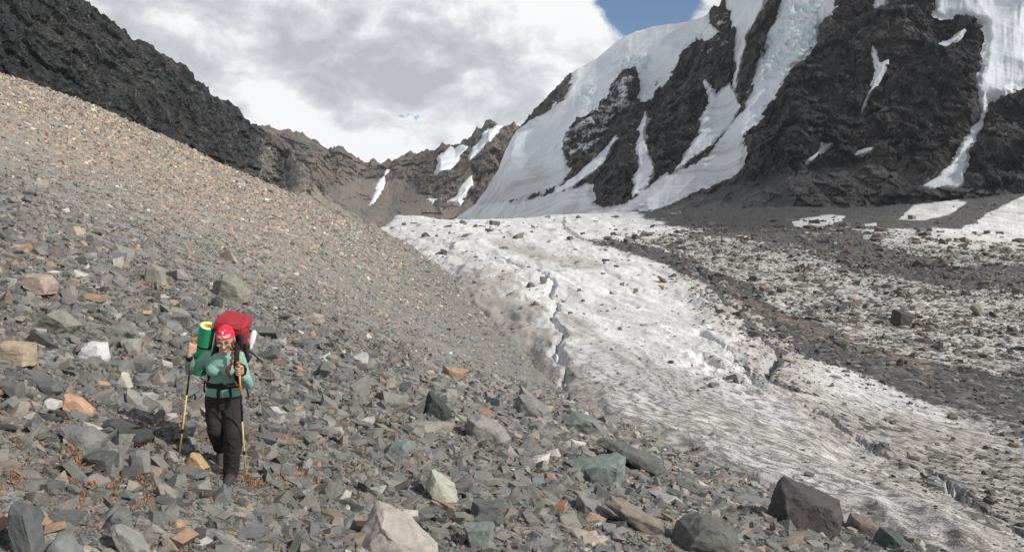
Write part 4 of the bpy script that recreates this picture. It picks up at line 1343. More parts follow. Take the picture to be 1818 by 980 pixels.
def colour_name(c):
    l = sum(c) / 3
    if c[0] > c[2] * 1.55:
        return 'rusty orange'
    if c[0] > c[2] * 1.22:
        return 'tan'
    if l < 0.085:
        return 'dark slate'
    if l > 0.27:
        return 'pale'
    return 'greenish grey' if c[1] > c[0] * 1.06 else 'grey'


MARKS = [(406, 510, 'olive-grey boulder above the red pack'), (52, 500, 'pinkish-brown boulder at the left edge'), (92, 568, 'olive-grey flat-topped boulder'), (160, 625, 'white quartz boulder'),
         (22, 620, 'tan boulder at the left edge'), (274, 486, 'upright striated slab'), (134, 720, 'orange-pink boulder'), (137, 784, 'wide flat grey slab'), (40, 935, 'dark block in the bottom left corner'),
         (228, 960, 'long pale slanting slab'), (694, 950, 'large pale granite boulder'), (772, 720, 'black-green pointed boulder'), (868, 765, 'vein-crossed grey boulder'), (702, 800, 'low green-grey boulder'),
         (782, 862, 'pale greenish boulder'), (946, 722, 'smooth grey slab near the ice'), (1060, 830, 'teal overhanging slab'), (1122, 810, 'long dark slate slab'), (1130, 915, 'brown ridged slab'),
         (1440, 905, 'large dark boulder at the ice edge'), (1258, 965, 'dark rounded boulder at the bottom edge'), (347, 826, 'ochre wedge by the pole tip'), (400, 720, 'hiker'), (552, 568, 'grey-brown pale stone uphill of the hiker'),
         (808, 662, 'orange-brown slab right of centre'), (172, 826, 'dark pitted stone'), (1590, 960, 'dark green block at the lower right'), (240, 708, 'round grey stone left of the hiker')]


def build_single_stones():
    cand = []
    r = np.random.default_rng(5)
    while len(cand) < 300:
        s = r.uniform(-0.56, 0.5)
        y = math.exp(r.uniform(math.log(5.6), math.log(34)))
        x = s * y
        d, _ = edge_d(np.array([x]), np.array([y]))
        if d[0] > -0.4:
            continue
        u = CU + F * s
        z = float(scree_z(np.array([x]), np.array([y]))[0])
        v = VH - F * z / y
        if v > 1000 or u < -10 or (y > 16 and r.random() < 0.45) or r.random() > 0.05 + coarse(x, y):
            continue
        size = (0.0052 + 0.0105 * r.random() ** 2.2) * y
        if any((x - a) ** 2 + (y - b) ** 2 < (size + c * 0.8) ** 2 for a, b, c in HERO_SPOTS) or (abs(u - 400) < 45 and 7.6 < y < 9.6):
            continue
        cand.append((x, y, z, size, u, v))
        HERO_SPOTS.append((x, y, size * 0.7))
    cols = pick_cols(np.full(300, 0.08), 300) * 0.75
    xs = np.array([c[0] for c in cand])
    ys = np.array([c[1] for c in cand])
    rot = slope_rot(xs, ys, ground_z, 300)
    same = {}
    for i, (x, y, z, size, u, v) in enumerate(cand):
        o = bpy.data.objects.new('stone', obj_var[i % VAR_N])
        o.location = (x, y, z + size * 0.16)
        o.rotation_euler = tuple(rot[i] * np.array([0.7, 0.7, 1]))
        q = r.uniform(0.8, 1.25, 3)
        o.scale = (size * q[0], size * q[1], size * q[2] * 1.15)
        o.color = tuple(cols[i]) + (1,)
        COL.objects.link(o)
        cn, zn = colour_name(cols[i]), zone_name(u, v)
        hs = min(MARKS, key=lambda m: (m[0] - u) ** 2 + (m[1] - v) ** 2)
        dx, dv = u - hs[0], v - hs[1]
        where = ('right of' if dx > 0 else 'left of') if abs(dx) > 1.3 * abs(dv) else ('below' if dv > 0 else 'above')
        wd = size / y * F * 2
        sz = 'large' if wd > 34 else 'mid-sized' if wd > 24 else 'small'
        sh = ('slabby', 'blocky', 'flat', 'chunky', 'narrow', 'broad')[i % VAR_N % 6]
        lb = '%s %s %s stone %s the %s' % (sz, sh, cn, where, hs[2])
        tag(o, lb, 'stone', '%s stones %s' % (cn, zn))
        same.setdefault(lb, []).append((v, u, o))
    for lb, lst in same.items():
        if len(lst) == 2:
            lst.sort(key=lambda q: q[0])
            if lst[1][0] - lst[0][0] > abs(lst[1][1] - lst[0][1]) * 0.5:
                words = ('upper one', 'lower one')
            else:
                lst.sort(key=lambda q: q[1])
                words = ('left one', 'right one')
        else:
            lst.sort(key=lambda q: q[0])
            words = ('topmost', 'second from top', 'third from top', 'fourth from top', 'fifth from top')
        for (_, _, o), wd in zip(lst, words):
            if len(lst) > 1:
                o['label'] = lb + ', ' + wd


build_single_stones()

# ------------------------------------------------------------------ hiker
FX, FY = hit(408, 862)
Y0 = float(FY)
K = Y0 / F                                   # metres per photograph pixel at the hiker


def Q(u, v, dy=0.0):
    return P(u, v, Y0 + dy)


def cloth_mat(name, col, var=0.12, rough=0.85, scale=9.0, weave=260.0, spec=0.2):
    m, t, b = material(name)
    tc = t.new('ShaderNodeNewGeometry').outputs['Position']
    n = t.noise(tc, scale, 5, 0.6)
    c = t.mix(n, tuple(q * (1 - var) for q in col), tuple(min(1, q * (1 + var)) for q in col))
    t.put(b.inputs['Base Color'], c)
    h = t.math('ADD', n, t.math('MULTIPLY', t.noise(tc, weave, 2, 0.5), 0.12))
    t.put(b.inputs['Normal'], t.bump(h, 0.35, 0.02))
    b.inputs['Roughness'].default_value = rough
    b.inputs['Specular IOR Level'].default_value = spec
    return m


M_SKIN = cloth_mat('skin', (0.50, 0.29, 0.215), 0.12, 0.55, 20.0)
M_SHIRT = cloth_mat('teal_jersey', (0.19, 0.345, 0.30), 0.05)
M_TROUSER = cloth_mat('black_trousers', (0.024, 0.022, 0.021), 0.5, 0.85, 14.0)
M_BOOT = cloth_mat('boot_leather', (0.045, 0.045, 0.046), 0.3, 0.7, 30.0)
M_BAND = cloth_mat('red_bandana', (0.62, 0.022, 0.05), 0.12)
M_HAIR = cloth_mat('auburn_hair', (0.12, 0.045, 0.025), 0.35, 0.5, 60.0)
M_PACK = cloth_mat('red_pack_nylon', (0.27, 0.017, 0.024), 0.2, 0.6, 12.0, spec=0.4)
M_BLACK = cloth_mat('black_webbing', (0.014, 0.014, 0.015), 0.25, 0.7, 30.0)
M_MATG = cloth_mat('green_foam', (0.035, 0.33, 0.16), 0.06, 0.8, 10.0)
M_MATE = cloth_mat('pale_green_foam', (0.55, 0.66, 0.36), 0.05, 0.85, 10.0)
M_MATY = cloth_mat('yellow_foam', (0.85, 0.55, 0.03), 0.05, 0.85, 10.0)
M_GOLD = cloth_mat('gold_pole_paint', (0.52, 0.36, 0.13), 0.1, 0.4, 40.0, spec=0.5)
M_CORK = cloth_mat('cork_grip', (0.36, 0.17, 0.07), 0.2, 0.8, 60.0)
M_WHITE = cloth_mat('white_print', (0.82, 0.80, 0.80), 0.03)
M_ORNG = cloth_mat('orange_clip', (0.85, 0.16, 0.03), 0.05, 0.5)
M_LIP = cloth_mat('lip', (0.40, 0.13, 0.11), 0.05, 0.5)


def mat_glass(name='clear_plastic', clear=0.5):
    m, t, b = material(name)
    b.inputs['Base Color'].default_value = (0.93, 0.93, 0.95, 1)
    b.inputs['Roughness'].default_value = 0.12
    b.inputs['Specular IOR Level'].default_value = 0.5
    tr = t.new('ShaderNodeBsdfTransparent')
    mx = t.new('ShaderNodeMixShader')
    mx.inputs[0].default_value = clear
    t.l.new(b.outputs[0], mx.inputs[1])
    t.l.new(tr.outputs[0], mx.inputs[2])
    t.l.new(mx.outputs[0], t.n['Material Output'].inputs[0])
    return m


M_CLEAR = mat_glass()
M_LENS = mat_glass('spectacle_lens', 0.86)


def frame_of(d):
    d = d.normalized()
    a = Vector((0, 0, 1)) if abs(d.z) < 0.9 else Vector((1, 0, 0))
    u = d.cross(a).normalized()
    return u, d.cross(u).normalized()


def sweep(bm, pts, rad, seg=14, cap=True, flat=None, round_caps=True):
    """closed tube along pts; flat=(axis, factor) squashes the section along an axis"""
    pts = [Vector(p) for p in pts]
    rad = list(rad)
    if round_caps:
        d0 = (pts[0] - pts[1]).normalized()
        d1 = (pts[-1] - pts[-2]).normalized()
        pts = [pts[0] + d0 * rad[0] * 0.9, pts[0] + d0 * rad[0] * 0.6] + pts + [pts[-1] + d1 * rad[-1] * 0.6, pts[-1] + d1 * rad[-1] * 0.9]
        rad = [rad[0] * 0.4, rad[0] * 0.8] + rad + [rad[-1] * 0.8, rad[-1] * 0.4]
    rings = []
    u = None
    for i, p in enumerate(pts):
        a = pts[max(i - 1, 0)]
        b = pts[min(i + 1, len(pts) - 1)]
        d = (b - a).normalized()
        if u is None:
            u, w = frame_of(d)
        else:
            u = (u - d * u.dot(d)).normalized()
            w = d.cross(u).normalized()
        ring = []
        for k in range(seg):
            q = 2 * math.pi * k / seg
            o = (u * math.cos(q) + w * math.sin(q)) * rad[i]
            if flat:
                ax, fc = flat
                o = o - ax * o.dot(ax) * (1 - fc)
            ring.append(bm.verts.new(p + o))
        rings.append(ring)
    for r0, r1 in zip(rings[:-1], rings[1:]):
        for k in range(seg):
            bm.faces.new((r0[k], r0[(k + 1) % seg], r1[(k + 1) % seg], r1[k]))
    if cap:
        bm.faces.new(rings[0][::-1])
        bm.faces.new(rings[-1])


def loft(bm, rings, seg=20):
    """rings of (centre, rx, ry) in the horizontal plane, optionally tilted by an x-angle"""
    out = []
    for c, rx, ry, *tl in rings:
        ta = tl[0] if tl else 0.0
        out.append([bm.verts.new(Vector(c) + Matrix.Rotation(ta, 3, 'X') @ Vector((rx * math.cos(2 * math.pi * k / seg), ry * math.sin(2 * math.pi * k / seg), 0))) for k in range(seg)])
    for r0, r1 in zip(out[:-1], out[1:]):
        for k in range(seg):
            bm.faces.new((r0[k], r0[(k + 1) % seg], r1[(k + 1) % seg], r1[k]))
    bm.faces.new(out[0][::-1])
    bm.faces.new(out[-1])


def ellipsoid(bm, c, r, rot=None, seg=20):
    m = Matrix.Translation(c) @ (rot.to_4x4() if rot else Matrix.Identity(4)) @ Matrix.Diagonal((r[0], r[1], r[2], 1))
    bmesh.ops.create_uvsphere(bm, u_segments=seg, v_segments=seg * 2 // 3, radius=1.0, matrix=m)


def finish(name, bm, mat, parent=None, smooth=True, voxel=None, relax=4, folds=0.0, fscale=(20, 20, 9)):
    bmesh.ops.recalc_face_normals(bm, faces=bm.faces)
    me = bpy.data.meshes.new(name)
    bm.to_mesh(me)
    bm.free()
    if voxel:
        tmp = bpy.data.objects.new('tmp', me)
        COL.objects.link(tmp)
        md = tmp.modifiers.new('fuse', 'REMESH')
        md.mode = 'VOXEL'
        md.voxel_size = voxel
        sm = tmp.modifiers.new('relax', 'SMOOTH')
        sm.factor = 0.5
        sm.iterations = relax
        dg = bpy.context.evaluated_depsgraph_get()
        me2 = bpy.data.meshes.new_from_object(tmp.evaluated_get(dg))
        bpy.data.objects.remove(tmp)
        me = me2
        me.name = name
        if folds:
            n = len(me.vertices)
            co = np.empty(n * 3, np.float32)
            no = np.empty(n * 3, np.float32)
            me.vertices.foreach_get('co', co)
            me.vertices.foreach_get('normal', no)
            co, no = co.reshape(-1, 3).astype(float), no.reshape(-1, 3)
            f = fbm(co[:, 0] * fscale[0] + co[:, 2] * 6, co[:, 1] * fscale[1], co[:, 2] * fscale[2] * 2, 4, 0.55, ridged=True)
            co = co + no * (f * folds)[:, None]
            me.vertices.foreach_set('co', co.astype(np.float32).ravel())
    me.materials.clear()
    me.materials.append(mat)
    me.polygons.foreach_set('use_smooth', np.full(len(me.polygons), smooth))
    me.update()
    o = bpy.data.objects.new(name, me)
    COL.objects.link(o)
    if parent is not None:
        o.parent = parent
        o.matrix_parent_inverse = parent.matrix_world.inverted()
    return o


def empty(name, loc):
    o = bpy.data.objects.new(name, None)
    o.empty_display_size = 0.1
    COL.objects.link(o)
    o.location = loc
    bpy.context.view_layer.update()
    return o


def BM():
    return bmesh.new()


foot_z = float(scree_z(np.array([P(408, 862, Y0).x]), np.array([Y0]))[0])
person = empty('person', (P(408, 862, Y0).x, Y0, foot_z))
tag(person, 'hiker in red bandana and teal jersey walking down the scree with two poles', 'person')

# joints (photograph column, row, metres behind the standing foot)
pel, wai, che, nek = Q(397, 704, 0.10), Q(397, 680, 0.06), Q(397, 645, -0.06), Q(399, 626, -0.12)
hd = Q(400, 602, -0.20)
shL, shR = Q(374, 634, -0.04), Q(423, 634, -0.04)
elL, wrL, haL = Q(338, 657, -0.02), Q(336, 634, -0.24), Q(338, 620, -0.27)
elR, wrR, haR = Q(440, 682, 0.02), Q(431, 668, -0.22), Q(427, 657, -0.27)
hiL, hiR = Q(382, 712, 0.10), Q(412, 712, 0.10)
knL, anL, toL = Q(384, 762, 0.02), Q(393, 792, 0.36), Q(391, 812, 0.28)
knR, anR, toR = Q(414, 770, -0.02), Q(410, 838, 0.06), Q(408, 856, -0.10)
HR = Matrix.Rotation(R(24), 3, 'X') @ Matrix.Rotation(R(6), 3, 'Z')        # face to the camera (-Y), chin dropped


def HL(x, y, z):
    return hd + HR @ Vector((x, y, z))


# poles first: the hands close round them
def pole_ends(top, tip):
    return top, tip


tipL_xy = hit(316, 826)
tipL = P(316, 826, float(tipL_xy[1]))
topL = Q(344, 603, -0.24)
tipR = P(437, 862, float(hit(437, 864)[1]))
topR = Q(424, 644, -0.30)


def along(a, b, q):
    return a + (b - a) * q


def hand(bm, wrist, top, tip, side):
    """palm against the grip, four fingers curled round it, thumb over the top"""
    ax = (tip - top).normalized()
    g0 = top + ax * 0.035
    grip = g0 + ax * 0.045
    out = (wrist - grip)
    out = (out - ax * out.dot(ax))
    out = out.normalized() if out.length > 1e-4 else Vector((0, 1, 0))
    lat = ax.cross(out).normalized()
    palm = grip + out * 0.030
    sweep(bm, [wrist, palm + ax * 0.01], [0.026, 0.030], 12, flat=(lat, 0.8))
    sweep(bm, [palm - ax * 0.030, palm + ax * 0.032], [0.026, 0.026], 10)
    for k, (off, ln) in enumerate(((-0.033, 1.0), (-0.011, 1.08), (0.011, 1.02), (0.032, 0.85))):
        b0 = grip + ax * off
        pts = [b0 + out * 0.022 + lat * side * 0.022, b0 + out * 0.002 + lat * side * 0.031 * ln, b0 - out * 0.022 + lat * side * 0.018, b0 - out * 0.027 - lat * side * 0.010 * ln, b0 - out * 0.012 - lat * side * 0.026 * ln]
        sweep(bm, pts, [0.0105, 0.0105, 0.010, 0.0095, 0.008], 8)
    t0 = palm - ax * 0.034 - lat * side * 0.012
    sweep(bm, [t0, grip - ax * 0.05 - lat * side * 0.024, grip - ax * 0.062 - out * 0.012 - lat * side * 0.012], [0.013, 0.0115, 0.009], 8)


# body: one continuous figure
bm = BM()
loft(bm, [(pel + Vector((0, 0, -0.10)), 0.12, 0.09), (pel, 0.155, 0.105), (wai, 0.125, 0.09), (che, 0.145, 0.10), (along(che, nek, 0.7), 0.12, 0.08)])
sweep(bm, [along(che, nek, 0.6), nek, hd + HR @ Vector((0, 0.02, -0.06))], [0.06, 0.052, 0.052])
ellipsoid(bm, HL(0, 0.012, 0.015), (0.074, 0.094, 0.102), HR)
ellipsoid(bm, HL(0, -0.018, -0.045), (0.058, 0.066, 0.068), HR)
ellipsoid(bm, HL(0, -0.062, -0.088), (0.026, 0.022, 0.022), HR)
sweep(bm, [HL(0, -0.080, 0.012), HL(0, -0.098, -0.012), HL(0, -0.106, -0.032)], [0.010, 0.012, 0.0145], 8)
for s in (-1, 1):
    ellipsoid(bm, HL(0.013 * s, -0.094, -0.034), (0.010, 0.011, 0.009), HR, 10)
    ellipsoid(bm, HL(0.040 * s, -0.068, -0.028), (0.022, 0.018, 0.020), HR, 10)
    ellipsoid(bm, HL(0.032 * s, -0.076, 0.020), (0.026, 0.014, 0.009), HR, 10)
    ellipsoid(bm, HL(0.076 * s, 0.015, -0.015), (0.010, 0.020, 0.032), HR, 10)
for sh, el, wr in ((shL, elL, wrL), (shR, elR, wrR)):
    sweep(bm, [along(che, sh, 0.5), sh, along(sh, el, 0.5), el], [0.055, 0.052, 0.043, 0.036])
    sweep(bm, [el, along(el, wr, 0.4), wr], [0.036, 0.036, 0.025])
for hi, kn, an, to in ((hiL, knL, anL, toL), (hiR, knR, anR, toR)):
    sweep(bm, [hi, along(hi, kn, 0.5), kn], [0.085, 0.075, 0.055])
    sweep(bm, [kn, along(kn, an, 0.35), an], [0.055, 0.055, 0.036])
hand(bm, wrL, topL, tipL, -1)
hand(bm, wrR, topR, tipR, -1)
body = finish('body', bm, M_SKIN, person, voxel=0.0058, relax=2)

# jersey
bm = BM()
loft(bm, [(Q(397, 709, 0.09), 0.158, 0.108), (Q(397, 701, 0.09), 0.164, 0.114), (wai, 0.146, 0.108), (along(wai, che, 0.55), 0.155, 0.116), (che + Vector((0, -0.012, -0.01)), 0.163, 0.122), (along(che, nek, 0.55), 0.148, 0.098), (along(che, nek, 0.95), 0.082, 0.066)])
for s in (-1, 1):
    ellipsoid(bm, che + Vector((0.066 * s, -0.085, -0.045)), (0.066, 0.056, 0.064))
for sh, el, wr in ((shL, elL, wrL), (shR, elR, wrR)):
    sweep(bm, [along(che, sh, 0.55) + Vector((0, 0, 0.02)), sh, along(sh, el, 0.35), along(sh, el, 0.75), el], [0.074, 0.068, 0.058, 0.051, 0.049])
    sweep(bm, [el, along(el, wr, 0.35), along(el, wr, 0.86)], [0.049, 0.047, 0.035])
shirt = finish('jersey', bm, M_SHIRT, person, voxel=0.0075, relax=6, folds=0.003)

# trousers
bm = BM()
loft(bm, [(Q(397, 724, 0.10), 0.150, 0.112), (Q(397, 712, 0.10), 0.172, 0.126), (Q(397, 702, 0.09), 0.168, 0.122)])
for hi, kn, an in ((hiL, knL, anL), (hiR, knR, anR)):
    sweep(bm, [hi + Vector((0, 0, 0.03)), along(hi, kn, 0.3), along(hi, kn, 0.7), kn], [0.094, 0.094, 0.086, 0.081])
    sweep(bm, [kn, along(kn, an, 0.35), along(kn, an, 0.8), an], [0.081, 0.080, 0.074, 0.071])
finish('trousers', bm, M_TROUSER, person, voxel=0.008, relax=5, folds=0.010, fscale=(12, 12, 7))

# boots: sole, foot and ankle collar
for an, to in ((anL, toL), (anR, toR)):
    bm = BM()
    f = (to - an)
    fh = Vector((f.x * 0.4, f.y, 0)).normalized() if an is anR else Vector((f.x, f.y * 1.0, f.z)).normalized()
    dn = Vector((0, 0, -1)) if an is anR else Vector((0, 0.45, -0.9)).normalized()
    heel = an + dn * 0.045 - fh * 0.03
    toe = an + dn * 0.060 + fh * 0.165
    sweep(bm, [an - dn * 0.045, an, heel], [0.052, 0.050, 0.050])
    sweep(bm, [heel, along(heel, toe, 0.5) - dn * 0.008, toe], [0.050, 0.050, 0.040])
    b_ = finish('boot', bm, M_BOOT, person, voxel=0.006, relax=3, folds=0.002)
    bm = BM()
    sweep(bm, [heel + dn * 0.046, along(heel, toe, 0.5) + dn * 0.046, toe + dn * 0.040], [0.052, 0.053, 0.043], flat=(dn, 0.28))
    finish('sole', bm, M_BLACK, b_)

# bandana with its print
bm = BM()
BR = Vector((0.083, 0.104, 0.104))
BC = Vector((0, 0.014, 0.026))
nr, ns = 12, 32
rings = []
for i in range(nr):
    q = i / (nr - 1)
    ring = []
    for k in range(ns):
        a = 2 * math.pi * k / ns
        low = -0.10 + 0.30 * max(0.0, -math.sin(a)) - 0.10 * max(0, math.sin(a))       # higher on the brow, lower at the nape
        e = math.asin(low) + (math.pi / 2 - math.asin(low)) * q
        wr_ = 1 + 0.02 * math.sin(a * 5 + q * 9) * (1 - q)
        ring.append(bm.verts.new(HL(*(BC + Vector((BR.x * math.cos(e) * math.cos(a) * wr_, BR.y * math.cos(e) * math.sin(a) * wr_, BR.z * math.sin(e)))))))
    rings.append(ring)
for r0, r1 in zip(rings[:-1], rings[1:]):
    for k in range(ns):
        bm.faces.new((r0[k], r0[(k + 1) % ns], r1[(k + 1) % ns], r1[k]))
bandana = finish('bandana', bm, M_BAND, person)
bm = BM()
ellipsoid(bm, HL(0, 0.118, -0.02), (0.020, 0.016, 0.016), HR, 10)
for s in (-1, 1):
    sweep(bm, [HL(0, 0.118, -0.02), HL(0.03 * s, 0.135, -0.06), HL(0.035 * s, 0.13, -0.11)], [0.012, 0.018, 0.014], flat=(HR @ Vector((0, 1, 0)), 0.4))
finish('knot', bm, M_BAND, bandana)


def on_bandana(tx, tz, lift=0.0025):
    """flat print coordinates (metres from the brow centre) laid on the cloth"""
    a = -math.pi / 2 + tx / 0.092
    e = 0.245 + tz / 0.104
    k = 1 + lift / 0.09
    return HL(*(BC + Vector((BR.x * math.cos(e) * math.cos(a) * k, BR.y * math.cos(e) * math.sin(a) * k, BR.z * math.sin(e) * k))))


def print_text(body_txt, size, tx, tz, name):
    cu = bpy.data.curves.new('print_curve', 'FONT')
    cu.body = body_txt
    cu.size = size
    cu.align_x = 'CENTER'
    cu.shear = 0.2
    tmp = bpy.data.objects.new('tmp', cu)
    COL.objects.link(tmp)
    dg = bpy.context.evaluated_depsgraph_get()
    me = bpy.data.meshes.new_from_object(tmp.evaluated_get(dg))
    bpy.data.objects.remove(tmp)
    for v in me.vertices:
        v.co = on_bandana(v.co.x + tx, v.co.y + tz)
    me.materials.clear()
    me.materials.append(M_WHITE)
    o = bpy.data.objects.new(name, me)
    COL.objects.link(o)
    o.parent = bandana


print_text('BACARDI', 0.036, 0.004, 0.004, 'lettering')
bm = BM()
ring = [bm.verts.new(on_bandana(0.012 * math.cos(q) * (1 + 0.25 * math.cos(3 * q)) + 0.002, 0.056 + 0.012 * math.sin(q), 0.003)) for q in [2 * math.pi * k / 18 for k in range(18)]]
bm.faces.new(ring)
finish('emblem', bm, M_WHITE, bandana)
for ex, ez in ((0.035, 0.075), (-0.05, 0.07)):
    bm = BM()
    bm.faces.new([bm.verts.new(on_bandana(ex + 0.009 * math.cos(q), ez + 0.004 * math.sin(q), 0.003)) for q in [2 * math.pi * k / 10 for k in range(10)]])
    finish('emblem', bm, M_WHITE, bandana)

# hair at the brow and the long braid over the shoulder
bm = BM()
ellipsoid(bm, HL(0, 0.018, 0.018), (0.0785, 0.0965, 0.098), HR)
for v in [v for v in bm.verts if (HR.inverted() @ (v.co - hd)).y < -0.02 and (HR.inverted() @ (v.co - hd)).z < 0.045]:
    v.co = v.co + HR @ Vector((0, 0.06, 0.02))
hair = finish('hair', bm, M_HAIR, person)
bp = [HL(0.070, 0.0, -0.03), Q(412, 618, -0.25), Q(412.5, 632, -0.235), Q(411, 645, -0.245)]
bm = BM()
nb = 9
for k in range(nb):
    q = k / (nb - 1) * (len(bp) - 1)
    i = min(int(q), len(bp) - 2)
    c = along(bp[i], bp[i + 1], q - i)
    ellipsoid(bm, c + Vector((0.006 * (-1) ** k, 0, 0)), (0.0165 - 0.0004 * k, 0.014, 0.0155), Matrix.Rotation(R(35 * (-1) ** k), 3, 'Y'), 10)
sweep(bm, [Q(411, 645, -0.245), Q(406, 653, -0.25), Q(404, 661, -0.25), Q(409, 671, -0.24)], [0.011, 0.022, 0.020, 0.006], flat=(Vector((0, 1, 0)), 0.6))
finish('braid', bm, M_HAIR, hair)

# spectacles, brows and mouth
gl = None
bm = BM()
for s in (-1, 1):
    c = Vector((0.034 * s, -0.102, 0.000))
    pts = [HL(*(c + Vector((0.028 * math.cos(q), 0.004 * abs(math.cos(q)), 0.018 * math.sin(q))))) for q in [2 * math.pi * k / 16 for k in range(17)]]
    sweep(bm, pts, [0.0022] * 17, 6, round_caps=False)
    sweep(bm, [HL(0.061 * s, -0.098, 0.004), HL(0.082 * s, -0.04, 0.004), HL(0.084 * s, 0.02, 0.0)], [0.0022] * 3, 6)
sweep(bm, [HL(-0.007, -0.103, 0.003), HL(0.007, -0.103, 0.003)], [0.002] * 2, 6)
gl = finish('spectacles', bm, M_BLACK, person)
for s in (-1, 1):
    bm = BM()
    ellipsoid(bm, HL(0.034 * s, -0.099, 0.0), (0.027, 0.0015, 0.017), HR, 14)
    finish('lens', bm, M_LENS, gl)
    bm = BM()
    ellipsoid(bm, HL(0.032 * s, -0.079, 0.001), (0.014, 0.009, 0.006), HR, 10)
    finish('eye', bm, M_HAIR, person)
    bm = BM()
    sweep(bm, [HL(0.015 * s, -0.090, 0.024), HL(0.035 * s, -0.089, 0.030), HL(0.055 * s, -0.076, 0.024)], [0.003, 0.004, 0.002], 6)
    finish('eyebrow', bm, M_HAIR, person)
bm = BM()
sweep(bm, [HL(-0.022, -0.072, -0.062), HL(0, -0.084, -0.060), HL(0.022, -0.072, -0.062)], [0.004, 0.0075, 0.004], 8)
finish('mouth', bm, M_LIP, person)
# wrist band
bm = BM()
sweep(bm, [along(elL, wrL, 0.88), along(elL, wrL, 0.98)], [0.033, 0.031], 12)
finish('wristband', bm, M_BLACK, person)

# ------------------------------------------------------------------ trekking poles
def trekking_pole(top, tip, label, bands, strap):
    o = empty('trekking_pole', tip)
    tag(o, label, 'trekking pole', 'pair of trekking poles')
    bm = BM()
    ax = (tip - top)
    sweep(bm, [top + ax * 0.005, top + ax * 0.03, top + ax * 0.075], [0.017, 0.0145, 0.013], 10)
    sweep(bm, [top - Vector((0.012, 0, 0)), top + Vector((0.016, 0, 0.004))], [0.013, 0.014], 8)
    finish('grip', bm, M_CORK, o)
    for q0, q1, r, mt in bands:
        bm = BM()
        sweep(bm, [top + ax * q0, top + ax * q1], [r, r], 10, round_caps=False)
        finish('shaft', bm, M_GOLD if mt else M_BLACK, o)
    for q in (0.72,):
        bm = BM()
        sweep(bm, [top + ax * (q - 0.012), top + ax * (q + 0.012)], [0.0105, 0.0105], 10)
        finish('clamp', bm, M_BLACK, o)
    bm = BM()
    sweep(bm, [top + ax * 0.967, top + ax * 0.972], [0.030, 0.032], 14, round_caps=False)
    finish('basket', bm, M_BOOT, o)
    bm = BM()
    sweep(bm, [top + ax * 0.965, top + ax * 1.0], [0.006, 0.003], 8)
    finish('tip', bm, M_BOOT, o)
    bm = BM()
    sweep(bm, strap, [0.011] * len(strap), 8, flat=(Vector((0, 1, 0)), 0.5))
    finish('wrist_strap', bm, M_BLACK, o)


trekking_pole(topL, tipL, "gold and black trekking pole in the hiker's hand on the left", [(0.07, 0.24, 0.0085, 1), (0.24, 0.43, 0.0088, 0), (0.43, 0.965, 0.0072, 1)], [Q(336, 628, -0.26), Q(332, 632, -0.24), Q(333, 637, -0.22), Q(338, 639, -0.24)])
trekking_pole(topR, tipR, "gold and black trekking pole in the hiker's hand on the right", [(0.07, 0.25, 0.0085, 1), (0.25, 0.46, 0.0088, 0), (0.46, 0.965, 0.0072, 1)], [Q(428, 647, -0.28), Q(434, 649, -0.27), Q(436.5, 656, -0.26), Q(435, 664, -0.25), Q(430, 666, -0.25)])

# ------------------------------------------------------------------ backpack
def blob_box(bm, c, sx, sy, sz, rot, rnd=0.35, n=10):
    """softly stuffed box"""
    r = bmesh.ops.create_cube(bm, size=2.0)
    vs = r['verts']
    es = list({e for v in vs for e in v.link_edges})
    bmesh.ops.subdivide_edges(bm, edges=es, cuts=n, use_grid_fill=True)
    for v in bm.verts:
        if v.tag:
            continue
        p = v.co.copy()
        q = p.normalized() * 1.25
        p = p.lerp(q, rnd)
        v.co = Vector(c) + rot @ Vector((p.x * sx, p.y * sy, p.z * sz))
        v.tag = True


PKR = Matrix.Rotation(R(14), 3, 'X') @ Matrix.Rotation(R(7), 3, 'Y')
pc = Q(409, 640, 0.27)
pack = empty('backpack', pc + Vector((0, 0, -0.3)))
tag(pack, "big red rucksack with black straps on the hiker's back", 'rucksack')
bm = BM()
blob_box(bm, pc + Vector((0, 0.02, 0.02)), 0.134, 0.12, 0.285, PKR, 0.22)
finish('main_bag', bm, M_PACK, pack, voxel=0.011, relax=3, folds=0.018, fscale=(8, 8, 8))
bm = BM()
lc = Q(414, 576, 0.20)
LR = PKR @ Matrix.Rotation(R(10), 3, 'Y')
blob_box(bm, lc, 0.139, 0.15, 0.072, LR, 0.28)
lid = finish('lid', bm, M_PACK, pack, voxel=0.010, relax=3, folds=0.014, fscale=(9, 9, 9))
bm = BM()
sweep(bm, [lc + LR @ Vector((x, -0.176 + abs(x) * 0.22, -0.040)) for x in (-0.145, -0.07, 0, 0.07, 0.15)], [0.011] * 5, 8, flat=(Vector((0, 1, 0)), 0.5))
finish('zip', bm, M_BLACK, lid)
bm = BM()
sweep(bm, [lc + LR @ Vector((0.02, -0.178, -0.01)), lc + LR @ Vector((0.02, -0.172, -0.09))], [0.016, 0.016], 8, flat=(Vector((0, 1, 0)), 0.4))
finish('buckle', bm, M_BLACK, lid)
for s, pts in ((-1, [Q(384, 612, 0.12), Q(383, 622, -0.06), Q(380, 634, -0.135), Q(376, 650, -0.14), Q(373, 668, -0.06), Q(372, 684, 0.06)]),
               (1, [Q(420, 606, 0.12), Q(420, 618, -0.06), Q(419, 632, -0.135), Q(419, 650, -0.145), Q(421, 668, -0.07), Q(422, 684, 0.06)])):
    bm = BM()
    sweep(bm, pts, [0.028, 0.031, 0.032, 0.030, 0.025, 0.022], 12, flat=(Vector((0, 1, 0)), 0.42))
    st = finish('shoulder_strap', bm, M_BLACK, pack)
    bm = BM()
    sweep(bm, [pts[2] + Vector((0, -0.02, 0)), pts[3] + Vector((0, -0.022, 0)), pts[4] + Vector((0, -0.02, 0))], [0.012] * 3, 8, flat=(Vector((0, 1, 0)), 0.4))
    finish('strap_webbing', bm, M_BLACK, st)
